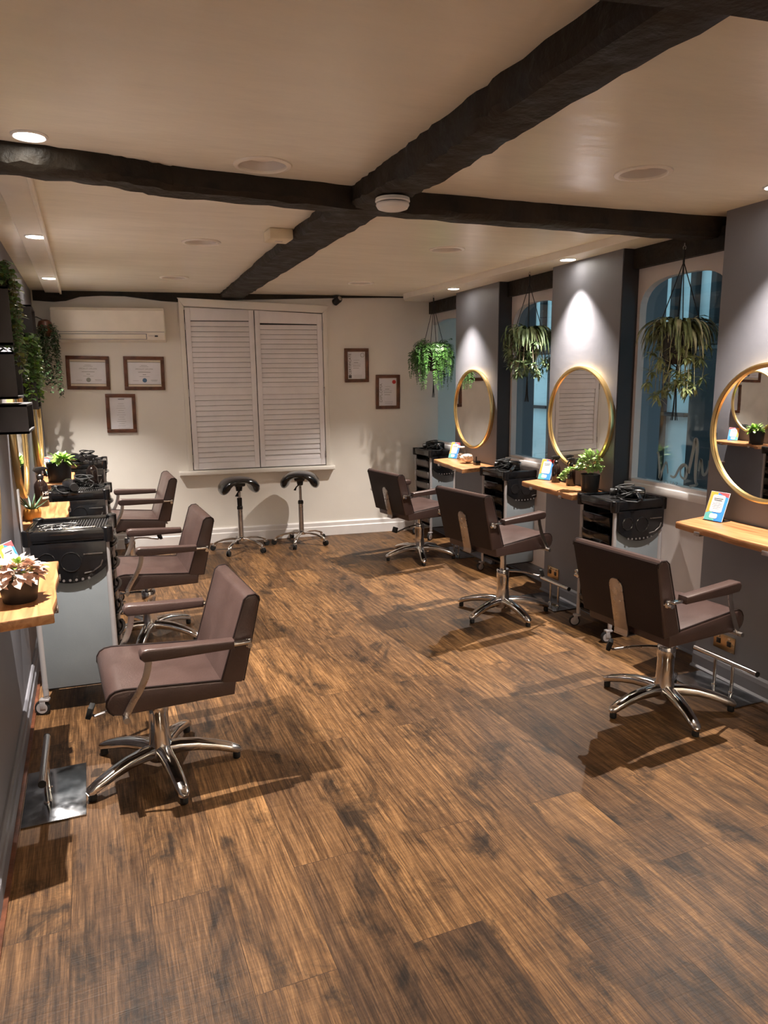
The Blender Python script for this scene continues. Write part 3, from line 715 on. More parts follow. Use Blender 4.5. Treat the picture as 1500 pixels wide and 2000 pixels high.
# ================================================================== FURNITURE
# ------------------------------------------------------------------ styling chairs
ME = {}
def cached(key, fn):
    if key not in ME: ME[key] = fn()
    return ME[key]
def arc(c, r, a0, a1, n):
    return [(c[0] + r * math.cos(R(a0 + (a1 - a0) * k / n)), c[1] + r * math.sin(R(a0 + (a1 - a0) * k / n))) for k in range(n + 1)]
SEATP = [(-.268, .374), (.155, .376)] + [(.183, .381), (.199, .397), (.207, .42), (.205, .443), (.193, .463), (.174, .474), (.145, .477)] + [(-.262, .438), (-.276, .428)]
def m_seat():
    mb = MB(); mb.prism(SEATP, lambda u, v, t: (u, t, v), -.248, .248, bev=.010, seg=3); return mb.mesh('seat', 'vinyl_brown')
def m_piping(y):
    mb = MB()
    if 1:
        pts = [(u, y, v + .002) for u, v in SEATP[2:10]]; pts = pts[::-1]
        mb.sweep(pts, .0032, 6, up=Vector((0, 1, 0)))
    return mb.mesh('piping', 'vinyl_piping_shade')
def m_seatpan():
    mb = MB(); mb.rng(-.20, .13, -.16, .16, .356, .377, bev=.004); return mb.mesh('seat_pan', 'black_satin')
BACKP = [(-.215, .440), (-.225, .428), (-.297, .422), (-.307, .430), (-.380, .748), (-.378, .766), (-.364, .777), (-.335, .775), (-.318, .761)]
def m_back():
    mb = MB(); mb.prism(BACKP, lambda u, v, t: (u, t * (1.0 + (v - .45) * .10), v), -.25, .25, bev=.010, seg=3); return mb.mesh('backrest', 'vinyl_brown')
def m_backpipe(y):
    mb = MB()
    if 1:
        pts = [(u, y * (1.0 + (v - .45) * .10), v) for u, v in [BACKP[0]] + BACKP[:3:-1]]
        mb.sweep(pts, .0032, 6, up=Vector((0, 1, 0)))
    return mb.mesh('piping', 'vinyl_piping_shade')
def m_rearshade():
    mb = MB(); mb.prism([(-.298, .426), (-.306, .4235), (-.3085, .432), (-.3805, .748), (-.379, .764), (-.372, .770)], lambda u, v, t: (u - .0025, t * (1.0 + (v - .45) * .10), v), -.243, .243); return mb.mesh('rear_panel', 'vinyl_piping_shade')  # thin sheet that puts the shade of the chair backs into colour
def m_plate():
    mb = MB(); n0 = Vector((-.975, 0, -.218)); o = Vector((-.302, 0, .41)); dd = Vector((-.2185, 0, .976))
    pts = [(-.040, -.02), (.040, -.02)] + [(.040 * math.cos(R(a)), .20 + .040 * math.sin(R(a))) for a in range(0, 181, 15)]
    def fn(u, v, t):
        p = o + dd * v + n0 * t; return (p.x, u, p.z)
    mb.prism(pts, fn, .004, .010, bev=.0015)
    mb.box((-.262, 0, .368), (.10, .08, .006)); mb.box((-.306, 0, .382), (.006, .08, .034))
    return mb.mesh('back_plate', 'satin_metal')
def m_screws():
    mb = MB(); n0 = Vector((-.975, 0, -.218)); o = Vector((-.302, 0, .41)); dd = Vector((-.2185, 0, .976))
    for u, v in ((0, .19), (-.018, .13), (.018, .13)):
        p = o + dd * v + Vector((0, u, 0)); mb.cyl(p + n0 * .009, p + n0 * .0125, .006, 10)
    return mb.mesh('screw_set', 'chrome')
def m_arm(s):
    def f():
        mb = MB(); y = s * .288
        pts = [(-.262, .622)] + [(.02, .640), (.055, .643), (.075, .639), (.084, .626), (.083, .608), (.07, .594)] + [(.0, .590), (-.262, .588)]
        mb.prism(pts, lambda u, v, t: (u, t, v), y - .027, y + .027, bev=.009, seg=3); return mb.mesh('armrest', 'vinyl_brown')
    return f
def m_bracket(s):
    def f():
        mb = MB(); y = s * .272; mb.box((-.288, s * .285, .600), (.075, .034, .012), None, .003)
        mb.box((-.325, y - s * .002, .590), (.022, .014, .034), None, .003)
        mb.cyl((-.325, y - s * .02, .584), (-.325, y + s * .022, .584), .010, 14); return mb.mesh('arm_bracket', 'chrome')
    return f
def m_strap(s):
    def f():
        mb = MB(); y = s * .280
        pts = [(.050, y, .598), (.053, y, .575), (.058, y, .55), (.066, y, .525), (.078, y * .99, .498), (.093, y * .98, .47), (.109, y * .965, .445), (.128, y * .955, .412), (.142, y * .95, .384)]
        mb.sweep(pts, (.013, .0035), 8, up=Vector((0, s, 0)), sq=.5)
        mb.sweep([(.142, s * .13, .370), (.142, s * .262, .370)], .007, 10)
        mb.cyl((.144, s * .245, .374), (.144, s * .292, .374), .0115, 14); return mb.mesh('arm_strap', 'satin_metal')
    return f
def m_hub():
    mb = MB(); mb.lathe([(.02, .045), (.052, .05), (.058, .075), (.055, .098), (.048, .108)], 28); return mb.mesh('base_hub', 'satin_metal')
def m_leg():
    mb = MB()
    pts = [(.03, 0, .088), (.08, 0, .092), (.15, 0, .088), (.22, 0, .074), (.28, 0, .055), (.315, 0, .041), (.328, 0, .036)]
    mb.sweep(pts, [(.032, .029), (.031, .027), (.029, .024), (.028, .021), (.026, .019), (.022, .017), (.010, .009)], 14, sq=.75)
    return mb.mesh('leg', 'chrome')
def m_glide():
    mb = MB(); mb.lathe([(.014, .001), (.016, .004), (.016, .022), (.012, .032)], 16, Matrix.Translation((.308, 0, 0))); return mb.mesh('glide', 'rubber')
def m_col():
    mb = MB(); mb.lathe([(.050, .10), (.045, .13), (.0405, .17), (.039, .252), (.043, .258), (.043, .308), (.038, .315)], 32); return mb.mesh('pump_column', 'chrome')
def m_pist():
    mb = MB(); mb.lathe([(.021, .20), (.021, .34), (.034, .344), (.034, .356)], 24); return mb.mesh('piston', 'chrome')
def m_lever():
    mb = MB(); pts = [(.03, 0, .300), (.08, 0, .298), (.15, 0, .288), (.21, 0, .272), (.245, 0, .262), (.262, 0, .27)]
    mb.sweep(pts, [(.012, .008), (.011, .007), (.009, .006), (.009, .006), (.009, .006), (.007, .005)], 10); return mb.mesh('pump_lever', 'satin_metal')
def m_pedal():
    mb = MB(); mb.box((.262, 0, .285), (.022, .058, .050), Matrix.Rotation(R(-18), 3, 'Y'), .005)
    return mb.mesh('pedal_rubber', 'rubber')
def m_mech():
    mb = MB(); mb.box((.0, 0, .342), (.10, .09, .030), None, .006); mb.box((.07, 0, .338), (.07, .05, .03), Matrix.Rotation(R(15), 3, 'Y'), .005); return mb.mesh('swivel_block', 'black_satin')
def chair(x, y, yaw, base, lever, label, dz=0.0):
    t = thing('styling_chair', label, 'salon chair', (x, y, 0), 0, 'brown salon styling chairs')
    yw = R(yaw); Z = (0, 0, dz)
    s = put('seat', cached('seat', m_seat), t, Z, yw); [put('piping', cached('piping%d' % q, lambda: m_piping(.243 * q)), s) for q in (-1, 1)]; put('seat_pan', cached('pan', m_seatpan), s)
    b = put('backrest', cached('back', m_back), t, Z, yw); [put('piping', cached('bpipe%d' % q, lambda: m_backpipe(.249 * q)), b) for q in (-1, 1)]
    put('rear_panel', cached('rearshade', m_rearshade), b)  # darker sheet carrying the painted shade of the back
    p = put('back_plate', cached('plate', m_plate), t, Z, yw); put('screw_set', cached('screws', m_screws), p)
    for sd in (1, -1):
        a = put('armrest', cached('arm%d' % sd, m_arm(sd)), t, Z, yw)
        put('arm_bracket', cached('br%d' % sd, m_bracket(sd)), a); put('arm_strap', cached('st%d' % sd, m_strap(sd)), a)
    put('base_hub', cached('hub', m_hub), t); put('pump_column', cached('col', m_col), t); put('piston', cached('pist', m_pist), t, (0, 0, dz))
    put('swivel_block', cached('mech', m_mech), t, Z, yw)
    lv = put('pump_lever', cached('lever', m_lever), t, (0, 0, 0), R(lever)); put('pedal_rubber', cached('pedal', m_pedal), lv)
    for k in range(5):
        l = put('leg', cached('leg', m_leg), t, (0, 0, 0), R(base + 72 * k)); put('glide', cached('glide', m_glide), l)
    return t
chair(.17, 2.92, 183, 64, 170, 'brown styling chair nearest the camera on the left, footrest plate beside it')
chair(.262, 4.56, 182, 36, 150, 'brown styling chair second from the camera in the left row', .012)
chair(.24, 6.22, 181, 20, 20, 'brown styling chair farthest back in the left row, lever sticking out', .045)
chair(2.50, 2.53, 5, 37, 138, 'brown styling chair nearest the camera on the right, seen from behind', .058)
chair(2.53, 4.07, 9, 55, -23, 'raised brown styling chair in the middle of the right row', .108)
chair(2.675, 5.72, 8, 36, 190, 'brown styling chair farthest back in the right row', .03)

# ------------------------------------------------------------------ saddle stools
def m_saddle():
    mb = MB()
    half = [(.0, .676, .027, .150), (.045, .673, .029, .152), (.088, .660, .035, .150), (.122, .636, .042, .142), (.143, .604, .046, .126), (.152, .575, .040, .100), (.155, .555, .027, .070), (.156, .543, .010, .030)]
    sec = [(-x, z, t, w) for x, z, t, w in half[:0:-1]] + half
    mb.sweep([(x, 0, z) for x, z, t, w in sec], [(t, w) for x, z, t, w in sec], 22, up=Vector((0, 1, 0)), sq=.8)
    return mb.mesh('saddle_seat', 'black_gloss')
def stool(x, y, yaw, base, label, h):
    t = thing('saddle_stool', label, 'stool', (x, y, 0), 0, 'black saddle stools by the back wall')
    s = put('saddle_seat', cached('saddle', m_saddle), t, (0, 0, h), R(yaw))
    mb = MB(); mb.box((0, 0, .635 + h), (.10, .12, .04), None, .012); mb.lathe([(.028, .57 + h), (.034, .62 + h)], 18); mb.build('seat_mount', 'black_satin', s, loc=(0, 0, -h))
    mb = MB(); mb.sweep([(.02, -.03, .60 + h), (-.03, -.06, .56 + h), (-.045, -.075, .53 + h)], [(.006, .006), (.006, .006), (.018, .006)], 8); mb.build('height_lever', 'black_satin', t, rz=R(yaw))
    mb = MB(); mb.cyl((0, 0, .30), (0, 0, .60 + h), .0135, 16); mb.build('gas_piston', 'satin_metal', t)
    mb = MB(); mb.cyl((0, 0, .12), (0, 0, .40 + h * .3), .024, 20); mb.build('gas_tube', 'satin_metal', t)
    mb = MB(); mb.lathe([(.027, .395 + h * .3), (.027, .42 + h * .3), (.018, .43 + h * .3)], 18)
    if h < 0.01: mb.lathe([(.022, .425), (.024, .50), (.014, .505)], 18)
    mb.build('collar', 'black_satin', t)
    mb = MB(); mb.lathe([(.02, .088), (.038, .092), (.040, .12), (.03, .128)], 22); mb.build('base_hub', 'chrome', t)
    def lm():
        mb = MB(); mb.sweep([(.02, 0, .108), (.09, 0, .112), (.17, 0, .102), (.225, 0, .085), (.252, 0, .072), (.262, 0, .062)], [(.019, .012), (.018, .011), (.016, .010), (.015, .010), (.014, .011), (.012, .008)], 10, sq=.8)
        return mb.mesh('leg', 'chrome')
    def cm():
        mb = MB(); mb.cyl((.252, 0, .05), (.252, 0, .075), .009, 10); mb.box((.262, 0, .045), (.035, .030, .022), None, .007); return mb.mesh('caster', 'chrome')
    def wm():
        mb = MB()
        for s_ in (-1, 1): mb.lathe([(.018, -.005), (.026, -.004), (.026, .004), (.018, .005)], 18, Matrix.Translation((.272, s_ * .010, .0265)) @ Matrix.Rotation(R(90), 4, 'X'))
        return mb.mesh('wheel', 'rubber')
    for k in range(5):
        l = put('leg', cached('sleg', lm), t, (0, 0, 0), R(base + 72 * k)); c = put('caster', cached('scast', cm), l); put('wheel', cached('swheel', wm), l)
stool(1.26, 6.70, 4, -55, 'black saddle stool on the left, slightly lower, beneath the window sill', 0.0)
stool(1.86, 6.72, -22, -48, 'black saddle stool on the right, turned with its lever showing', 0.012)

# ------------------------------------------------------------------ trolleys
TH = .87
def trolley(x, y, yaw, sd, label, zs=1.0, drawer='black_gloss', open_dr=(), tone='trolley_panel', silver=()):
    # sd = -1 drawers face -X, +1 drawers face +X; bowl holder on the -Y side
    t = thing('salon_trolley', label, 'trolley', (x, y, 0), R(yaw), 'black and grey salon trolleys'); t.scale = (1, 1, zs)
    hx, hy = .166, .160
    for px, py in ((-hx, -hy), (hx, -hy), (-hx, hy), (hx, hy)):
        mb = MB(); mb.cyl((px, py, .095), (px, py, .83), .0135, 14); mb.cyl((px, py, .13), (px, py, .15), .0145, 12); mb.build('post', 'trolley_post', t)
        c = thing('x', '', ''); del c['label']; del c['category']; bpy.data.objects.remove(c)
        a = random.uniform(-.5, .5) + (PI if px < 0 else 0); fx = .018 * math.cos(a); fy = .018 * math.sin(a)
        mb = MB(); mb.cyl((px, py, .082), (px, py, .105), .012, 12); mb.box((px + fx * .5, py + fy * .5, .074), (.046, .032, .014), Matrix.Rotation(a, 3, 'Z'), .005)
        for s_ in (-1, 1):
            o = Vector((px + fx - s_ * .013 * math.sin(a), py + fy + s_ * .013 * math.cos(a), .055)); mb.box(o, (.026, .003, .046), Matrix.Rotation(a, 3, 'Z'), .001)
        cs = mb.build('caster', 'trolley_post', t)
        mw = Matrix.Translation((px + fx * 1.3, py + fy * 1.3, .036)) @ Matrix.Rotation(a, 4, 'Z') @ Matrix.Rotation(R(90), 4, 'X')
        mb = MB(); mb.lathe([(.024, -.010), (.034, -.008), (.0355, 0), (.034, .008), (.024, .010)], 24, mw); mb.build('tyre', 'rubber', cs)
        mb = MB(); mb.lathe([(.005, -.0115), (.026, -.0105), (.026, .0105), (.005, .0115)], 20, mw); mb.build('wheel_disc', 'trolley_post', cs)
    for s_ in (-1, 1):
        mb = MB(); mb.rng(-hx + .012, hx - .012, s_ * hy - .006, s_ * hy + .006, .125, .80, bev=.002); mb.build('side_panel', tone, t)
    mb = MB(); mb.rng(-sd * (hx - .004), -sd * (hx + .004), -hy + .01, hy - .01, .125, .80); mb.build('rear_panel', 'black_satin', t)
    mb = MB(); mb.rng(-hx + .01, hx - .01, -hy + .008, hy - .008, .115, .13); mb.build('bottom_shelf', 'black_satin', t)
    mb = MB()
    for s_ in (-1, 1): mb.rng(sd * (hx - .10), sd * (hx + .002), s_ * (hy - .014) - .006, s_ * (hy - .014) + .006, .13, .81)
    mb.build('drawer_rail', 'black_satin', t)
    # tray
    mb = MB(); ex, ey = .192, .184
    for a, b, c, d in ((-ex, ex, -ey, -ey + .028), (-ex, ex, ey - .028, ey), (-ex, -ex + .028, -ey, ey), (ex - .028, ex, -ey, ey)): mb.rng(a, b, c, d, .815, TH, bev=.006)
    for px in (-1, 1):
        for py in (-1, 1): mb.lathe([(.024, .805), (.026, .815), (.026, TH + .002), (.02, TH + .005)], 16, Matrix.Translation((px * (ex - .018), py * (ey - .018), 0)))
    tr = mb.build('top_tray', 'black_gloss', t)
    mb = MB(); mb.rng(-ex + .02, ex - .02, -ey + .02, ey - .02, .838, .853); mb.build('tray_floor', 'black_gloss', tr)
    mb = MB()
    for k in range(16): mb.rng(-.02 + k * .0125 - .16 * (sd < 0), -.014 + k * .0125 - .16 * (sd < 0), -.150, .150, .853, .857, bev=.001)
    mb.build('ribbed_mat', 'black_satin', tr)
    # drawers
    n = 6; h = .108
    for k in range(n):
        z0 = .150 + k * h
        mb = MB(); pts = [(hx - .09, z0), (hx - .01, z0 + .002), (hx + .012, z0 + .02), (hx + .020, z0 + .05), (hx + .022, z0 + .078), (hx - .09, z0 + .078)]
        mb.prism([(u * sd, v) for u, v in pts], lambda u, v, w: (u, w, v), -.132, .132, bev=.006, seg=2)
        d = mb.build('drawer', drawer, t)
        mb = MB(); mb.sweep([(sd * (hx + .018), -.12, z0 + .080), (sd * (hx + .032), -.06, z0 + .081), (sd * (hx + .035), 0, z0 + .081), (sd * (hx + .032), .06, z0 + .081), (sd * (hx + .018), .12, z0 + .080)], (.010, .005), 8)
        mb.build('drawer_lip', 'satin_metal' if k in silver else 'black_gloss', d)
    # bowl holder on the near side
    mb = MB(); Y = -hy - .022
    out = [(-.165, .812), (-.165, .70)] + [(-.165 + .33 * k / 14, .70 - .075 * math.sin(PI * k / 14) ** .8) for k in range(1, 14)] + [(.165, .70), (.165, .812)]
    mb.prism(out, lambda u, v, w: (u, w, v), Y - .010, Y + .014, bev=.005)
    bh = mb.build('bowl_holder', 'black_gloss', t)
    m_ = -sd
    for cx, cz, rr in ((-.10, .735, .036), (.005, .725, .044)):
        mb = MB(); mb.torus((cx, Y - .011, cz), rr, .0035, 32, 6, (0, 1, 0)); mb.build('cup_ring', 'black_gloss', bh)
        mb = MB(); mb.lathe([(rr - .004, -.001), (rr - .004, .001)], 28, Matrix.Translation((cx, Y - .0105, cz)) @ Matrix.Rotation(R(90), 4, 'X')); mb.build('cup_hole', 'black_gloss', bh)
    mb = MB(); mb.box((.105, Y - .011, .757), (.085, .004, .005)); mb.build('tool_slot', 'satin_metal', bh)
    mb = MB(); mb.sweep([(.06, Y - .011, .668), (.10, Y - .011, .675), (.135, Y - .011, .70), (.145, Y - .011, .725)], .003, 6); mb.build('crescent_slot', 'satin_metal', bh)
    for k in range(7):
        mb = MB(); xx = -.09 + k * .028; mb.lathe([(.006, -.001), (.006, .001)], 10, Matrix.Translation((xx, Y - .0105, .652 - .012 * math.sin(PI * (k + 2) / 10))) @ Matrix.Rotation(R(90), 4, 'X'))
        mb.build('brush_hole', 'drawer_smoke', bh)
    # front edge band
    mb = MB(); mb.rng(-.17, .17, -ey - .003, -ey + .004, .828, .866, bev=.002); mb.build('edge_band', 'black_gloss', t)
    return t
T1 = trolley(-.118, 3.80, -5, 1, 'salon trolley nearest the camera on the left, clips laid out on its tray', 1.05, tone='trolley_panel')
T2 = trolley(-.092, 5.30, -4, 1, 'middle left salon trolley with hairdryer and spray bottle on its tray', 1.015)
T3 = trolley(-.075, 6.74, -2, 1, 'farthest left salon trolley against the back wall, partly behind the plant pot', 1.07)
T4 = trolley(3.0, 3.48, -2, -1, 'salon trolley on the right with coiled cable, behind the nearest right chair')
T5 = trolley(3.135, 4.935, 2, -1, 'middle salon trolley on the right, between the two nearer wooden shelves', silver=(2,))
T6 = trolley(3.235, 6.47, 2, -1, 'farthest right salon trolley under the hanging fern, smoky drawers', 1.03, drawer='drawer_smoke')
mb = MB(); mb.rng(-.2245, -.2165, -.030, -.002, .70, 1.045, bev=.002); mb.rng(-.2165, -.190, -.026, -.006, .82, .84)
mb.build('clear_strip', 'clear_strip', T1)

# ------------------------------------------------------------------ shelves
def shelf(pts, z, label, side, th=.036):
    cx = sum(p[0] for p in pts) / 4; cy = sum(p[1] for p in pts) / 4
    t = thing('wooden_shelf', label, 'shelf', (cx, cy, z - th), 0, 'wall-mounted wooden shelves')
    # live-edge outline: pts order back-far, front-far, front-near, back-near
    rd = random.Random(int(cy * 100)); P = [Vector((p[0] - cx, p[1] - cy)) for p in pts]; out = [P[0], P[1]]
    n = 12
    for k in range(1, n):
        q = P[1].lerp(P[2], k / n); q.x += .004 * math.sin(k * 1.3 + cy) + rd.uniform(-.0015, .0015); out.append(q)
    out += [P[2], P[3]]
    mb = MB(); mb.prism([(q.x, q.y) for q in out], lambda u, v, w: (u, v, w), 0, th, bev=.006, seg=2); mb.build('board', 'shelf_wood', t)
    for f in (.22, .80):
        q = P[1].lerp(P[2], f); s = -1 if side == 'R' else 1
        mb = MB(); mb.rng(q.x + s * .006, q.x - s * .25, q.y - .017, q.y + .017, -.006, 0); mb.rng(q.x + s * .003, q.x + s * .008, q.y - .017, q.y + .017, -.006, .014, bev=.001); mb.build('bracket', 'satin_metal', t)
    return t
ZS = .856
shelf([(rx(2.82) - .002, 2.84), (2.755, 2.78), (2.69, 2.05), (rx(2.05) - .002, 2.05)], ZS, 'nearest right wooden shelf holding the colourful leaflet under the big mirror', 'R')
shelf([(rx(4.40) - .002, 4.42), (2.86, 4.37), (2.795, 3.70), (rx(3.70) - .002, 3.70)], ZS, 'middle right wooden shelf with black bottles and a leafy plant', 'R')
shelf([(rx(5.98) - .002, 6.00), (2.92, 5.93), (2.80, 5.16), (rx(5.24) - .002, 5.24)], ZS, 'farthest right wooden shelf with glass jar and shell ornament', 'R')
shelf([(WXL + .001, 3.25), (-.165, 3.25), (-.155, 2.49), (WXL + .001, 2.45)], ZS, 'nearest left wooden shelf with pale pink leaved plant', 'L')
shelf([(WXL + .001, 4.92), (-.15, 4.90), (-.155, 4.20), (WXL + .001, 4.20)], ZS, 'middle left wooden shelf with small ochre aloe pot', 'L')
shelf([(WXL + .001, 6.50), (-.14, 6.50), (-.145, 5.78), (WXL + .001, 5.76)], ZS, 'farthest left wooden shelf holding the large black plant pot', 'L')

# ------------------------------------------------------------------ round mirrors
def mirror(x, y, z, r, label, side, yaw=0, ry=None):
    t = thing('round_mirror', label, 'mirror', (x, y, z), yaw, 'gold framed round wall mirrors')
    ry = ry or r; s = -1 if side == 'R' else 1
    q = Matrix.Rotation(R(90) * s, 4, 'Y') @ Matrix.Diagonal((1, ry / r, 1, 1))
    mb = MB(); mb.lathe([(r - .006, .022), (r - .012, .032), (r + .001, .036), (r + .009, .030), (r + .010, .010), (r + .004, 0), (r - .006, 0)], 72, q, cap=False); mb.build('mirror_frame', 'gold', t)
    mb = MB(); mb.lathe([(r - .005, .020), (.3 * r, .0205)], 72, q); mb.build('mirror_pane', 'mirror_glass', t, False)
    mb = MB(); mb.lathe([(r - .004, .001), (r - .004, .018)], 48, q); mb.build('backing', 'black_satin', t)
ya = -math.atan(.05)
mirror(rx(2.49), 2.49, 1.315, .328, 'nearest right round gold mirror, cropped by the photo edge', 'R', ya, .340)
mirror(rx(4.03), 4.03, 1.315, .338, 'middle right round gold mirror reflecting the white shutters', 'R', ya, .358)
mirror(rx(5.63), 5.63, 1.318, .338, 'farthest right round gold mirror reflecting certificate frames', 'R', ya, .362)
mirror(WXL, 4.50, 1.30, .338, 'nearer of the two left round gold mirrors seen edge-on behind wall boxes', 'L', 0)
mirror(WXL, 6.12, 1.30, .338, 'farther left round gold mirror seen edge-on beneath the trailing plant', 'L', 0)
mirror(WXL, 2.90, 1.30, .338, 'left round gold mirror outside the frame beside the nearest left chair', 'L', 0)

# ------------------------------------------------------------------ footrests
def footrest(x0, x1, y0, y1, bx, by0, by1, label):
    cx, cy = (x0 + x1) / 2, (y0 + y1) / 2
    t = thing('footrest', label, 'footrest', (cx, cy, 0), 0, 'steel floor footrests')
    mb = MB(); mb.rng(x0 - cx, x1 - cx, y0 - cy, y1 - cy, .001, .008, bev=.002); mb.build('floor_plate', 'steel_plate', t)
    for f in (.36, .64):
        yy = by0 + (by1 - by0) * f - cy; mb = MB(); mb.cyl((bx - cx, yy, .008), (bx - cx, yy, .155), .0085, 14); mb.lathe([(.014, .008), (.014, .014), (.009, .018)], 16, Matrix.Translation((bx - cx, yy, 0))); mb.build('upright', 'chrome', t)
    mb = MB(); mb.cyl((bx - cx, by0 - cy, .163), (bx - cx, by1 - cy, .163), .0135, 18); mb.build('foot_bar', 'chrome', t)
    mb = MB(); mb.cyl((bx - cx, by0 - cy - .004, .163), (bx - cx, by0 - cy, .163), .0142, 16); mb.cyl((bx - cx, by1 - cy, .163), (bx - cx, by1 - cy + .004, .163), .0142, 16)
    mb.bm.free()
    for yy in (by0 - .004, by1): m2 = MB(); m2.cyl((bx - cx, yy - cy, .163), (bx - cx, yy + .004 - cy, .163), .0142, 16); m2.build('end_cap', 'rubber', t)
footrest(-.348, -.125, 2.68, 3.08, -.262, 2.68, 3.06, 'steel footrest plate on the floor by the left wall near the camera')
footrest(2.775, 2.985, 2.36, 2.77, 2.905, 2.35, 2.74, 'steel footrest plate beside the nearest right chair')
footrest(2.86, 3.06, 3.93, 4.34, 2.95, 3.90, 4.22, 'steel footrest plate under the middle right shelf')
footrest(2.95, 3.12, 5.50, 5.93, 3.02, 5.50, 5.82, 'steel footrest plate under the farthest right shelf')

# ------------------------------------------------------------------ wall sockets
def socket(x, y, z, label):
    t = thing('wall_socket', label, 'wall socket', (x, y, z), ya, 'brass sockets low on the right piers')
    mb = MB(); mb.rng(-.008, 0, -.072, .072, -.043, .043, bev=.003); mb.build('plate', 'brass_plate', t)
    for s in (-1, 1):
        mb = MB(); mb.rng(-.012, -.008, s * .036 - .012, s * .036 + .012, -.012, .016, bev=.001); mb.build('socket_insert', 'black_satin', t)
        mb = MB(); mb.rng(-.013, -.008, s * .036 - .008, s * .036 + .008, .022, .034, bev=.001); mb.build('switch', 'chrome', t)
socket(rx(4.30), 4.30, .16, 'brass double socket near the floor under the middle right shelf')
socket(rx(2.68), 2.66, .20, 'brass double socket near the floor behind the nearest right footrest')
socket(rx(5.90), 5.70, .14, 'brass double socket near the floor under the farthest right shelf')

# ------------------------------------------------------------------ wall boxes on the left
def wallbox(y0, y1, z0, z1, dep, label):
    cy, cz = (y0 + y1) / 2, (z0 + z1) / 2
    t = thing('wall_box', label, 'box shelf', (WXL, cy, cz), 0, 'dark grey box shelves on the left wall')
    hy, hz = (y1 - y0) / 2, (z1 - z0) / 2
    mb = MB(); th = .012
    for a, b, c, d in ((-hy, -hy + th, -hz, hz), (hy - th, hy, -hz, hz), (-hy, hy, -hz, -hz + th), (-hy, hy, hz - th, hz)): mb.rng(0.001, dep, a, b, c, d, bev=.001)
    mb.build('box_shell', 'dark_box_and_shade', t)
    mb = MB(); mb.rng(.001, .008, -hy + th, hy - th, -hz + th, hz - th); mb.build('box_back', 'black_satin', t)
    return t
wallbox(3.70, 3.98, 1.765, 2.02, .10, 'dark box shelf on the left wall, topmost of the near cluster, plant spilling over it')
wallbox(3.68, 4.02, 1.525, 1.735, .098, 'dark box shelf on the left wall, middle of the near cluster')
wallbox(3.70, 4.10, 1.365, 1.50, .128, 'dark box shelf on the left wall, lowest of the near cluster before the mirror')
wallbox(5.40, 5.78, 1.78, 2.10, .095, 'dark box shelf on the left wall beyond the cluster, above the trailing plant')
wallbox(5.35, 5.62, 1.42, 1.60, .085, 'small dark box shelf half hidden under the middle trailing plant')

# ================================================================== SMALL THINGS
def spray_bottle(x, y, z, rz, label, s=1.0, lab=False):
    t = thing('spray_bottle', label, 'spray bottle', (x, y, z), rz, 'black spray bottles'); t.scale = (s, s, s)
    mb = MB(); mb.lathe([(.029, 0), (.031, .004), (.031, .095), (.028, .110), (.018, .124), (.0125, .130), (.0125, .138)], 28); mb.build('bottle_body', 'bottle_black', t)
    mb = MB(); mb.lathe([(.0145, .136), (.0145, .150), (.009, .156), (.009, .162)], 18); mb.build('screw_collar', 'black_satin', t)
    mb = MB(); mb.prism([(-.030, .176), (-.022, .190), (.012, .192), (.040, .186), (.042, .178), (.010, .172), (.006, .160), (-.010, .160)], lambda u, v, w: (u, w, v), -.008, .008, bev=.003); h = mb.build('spray_head', 'black_satin', t)
    mb = MB(); mb.sweep([(.018, 0, .174), (.028, 0, .166), (.034, 0, .152), (.033, 0, .140)], (.006, .003), 8); mb.build('trigger', 'black_satin', h)
    if lab:
        def cyl_fn(a, b, c): return ((.0316 + c) * math.sin(a / .031 + .25), -(.0316 + c) * math.cos(a / .031 + .25), .052 + b)
        mb = MB(); n = 8
        vs = [[mb.bm.verts.new(cyl_fn(-.020 + .040 * k / n, zz, -.0003)) for k in range(n + 1)] for zz in (-.014, -.004)]
        for k in range(n): mb.bm.faces.new((vs[0][k], vs[0][k + 1], vs[1][k + 1], vs[1][k]))
        mb.build('label_strip', 'label_white', t, False)
        text_mb('HG', .024, lambda a, b, c: cyl_fn(a, b + .012, c)).build('label_letters', 'label_white', t, False)
spray_bottle(3.035, 4.205, ZS, 3.0, 'black spray bottle beside the leaflet on the middle right shelf')
spray_bottle(3.035, 4.035, ZS, 3.3, 'black spray bottle next to the leafy plant on the middle right shelf')
spray_bottle(-.30, 4.78, ZS, .5, 'black spray bottle with white HG lettering on the middle left shelf', 1.25, True)
spray_bottle(-.005, 5.42, .867, .3, 'black spray bottle standing on the tray of the middle left trolley', 1.18)

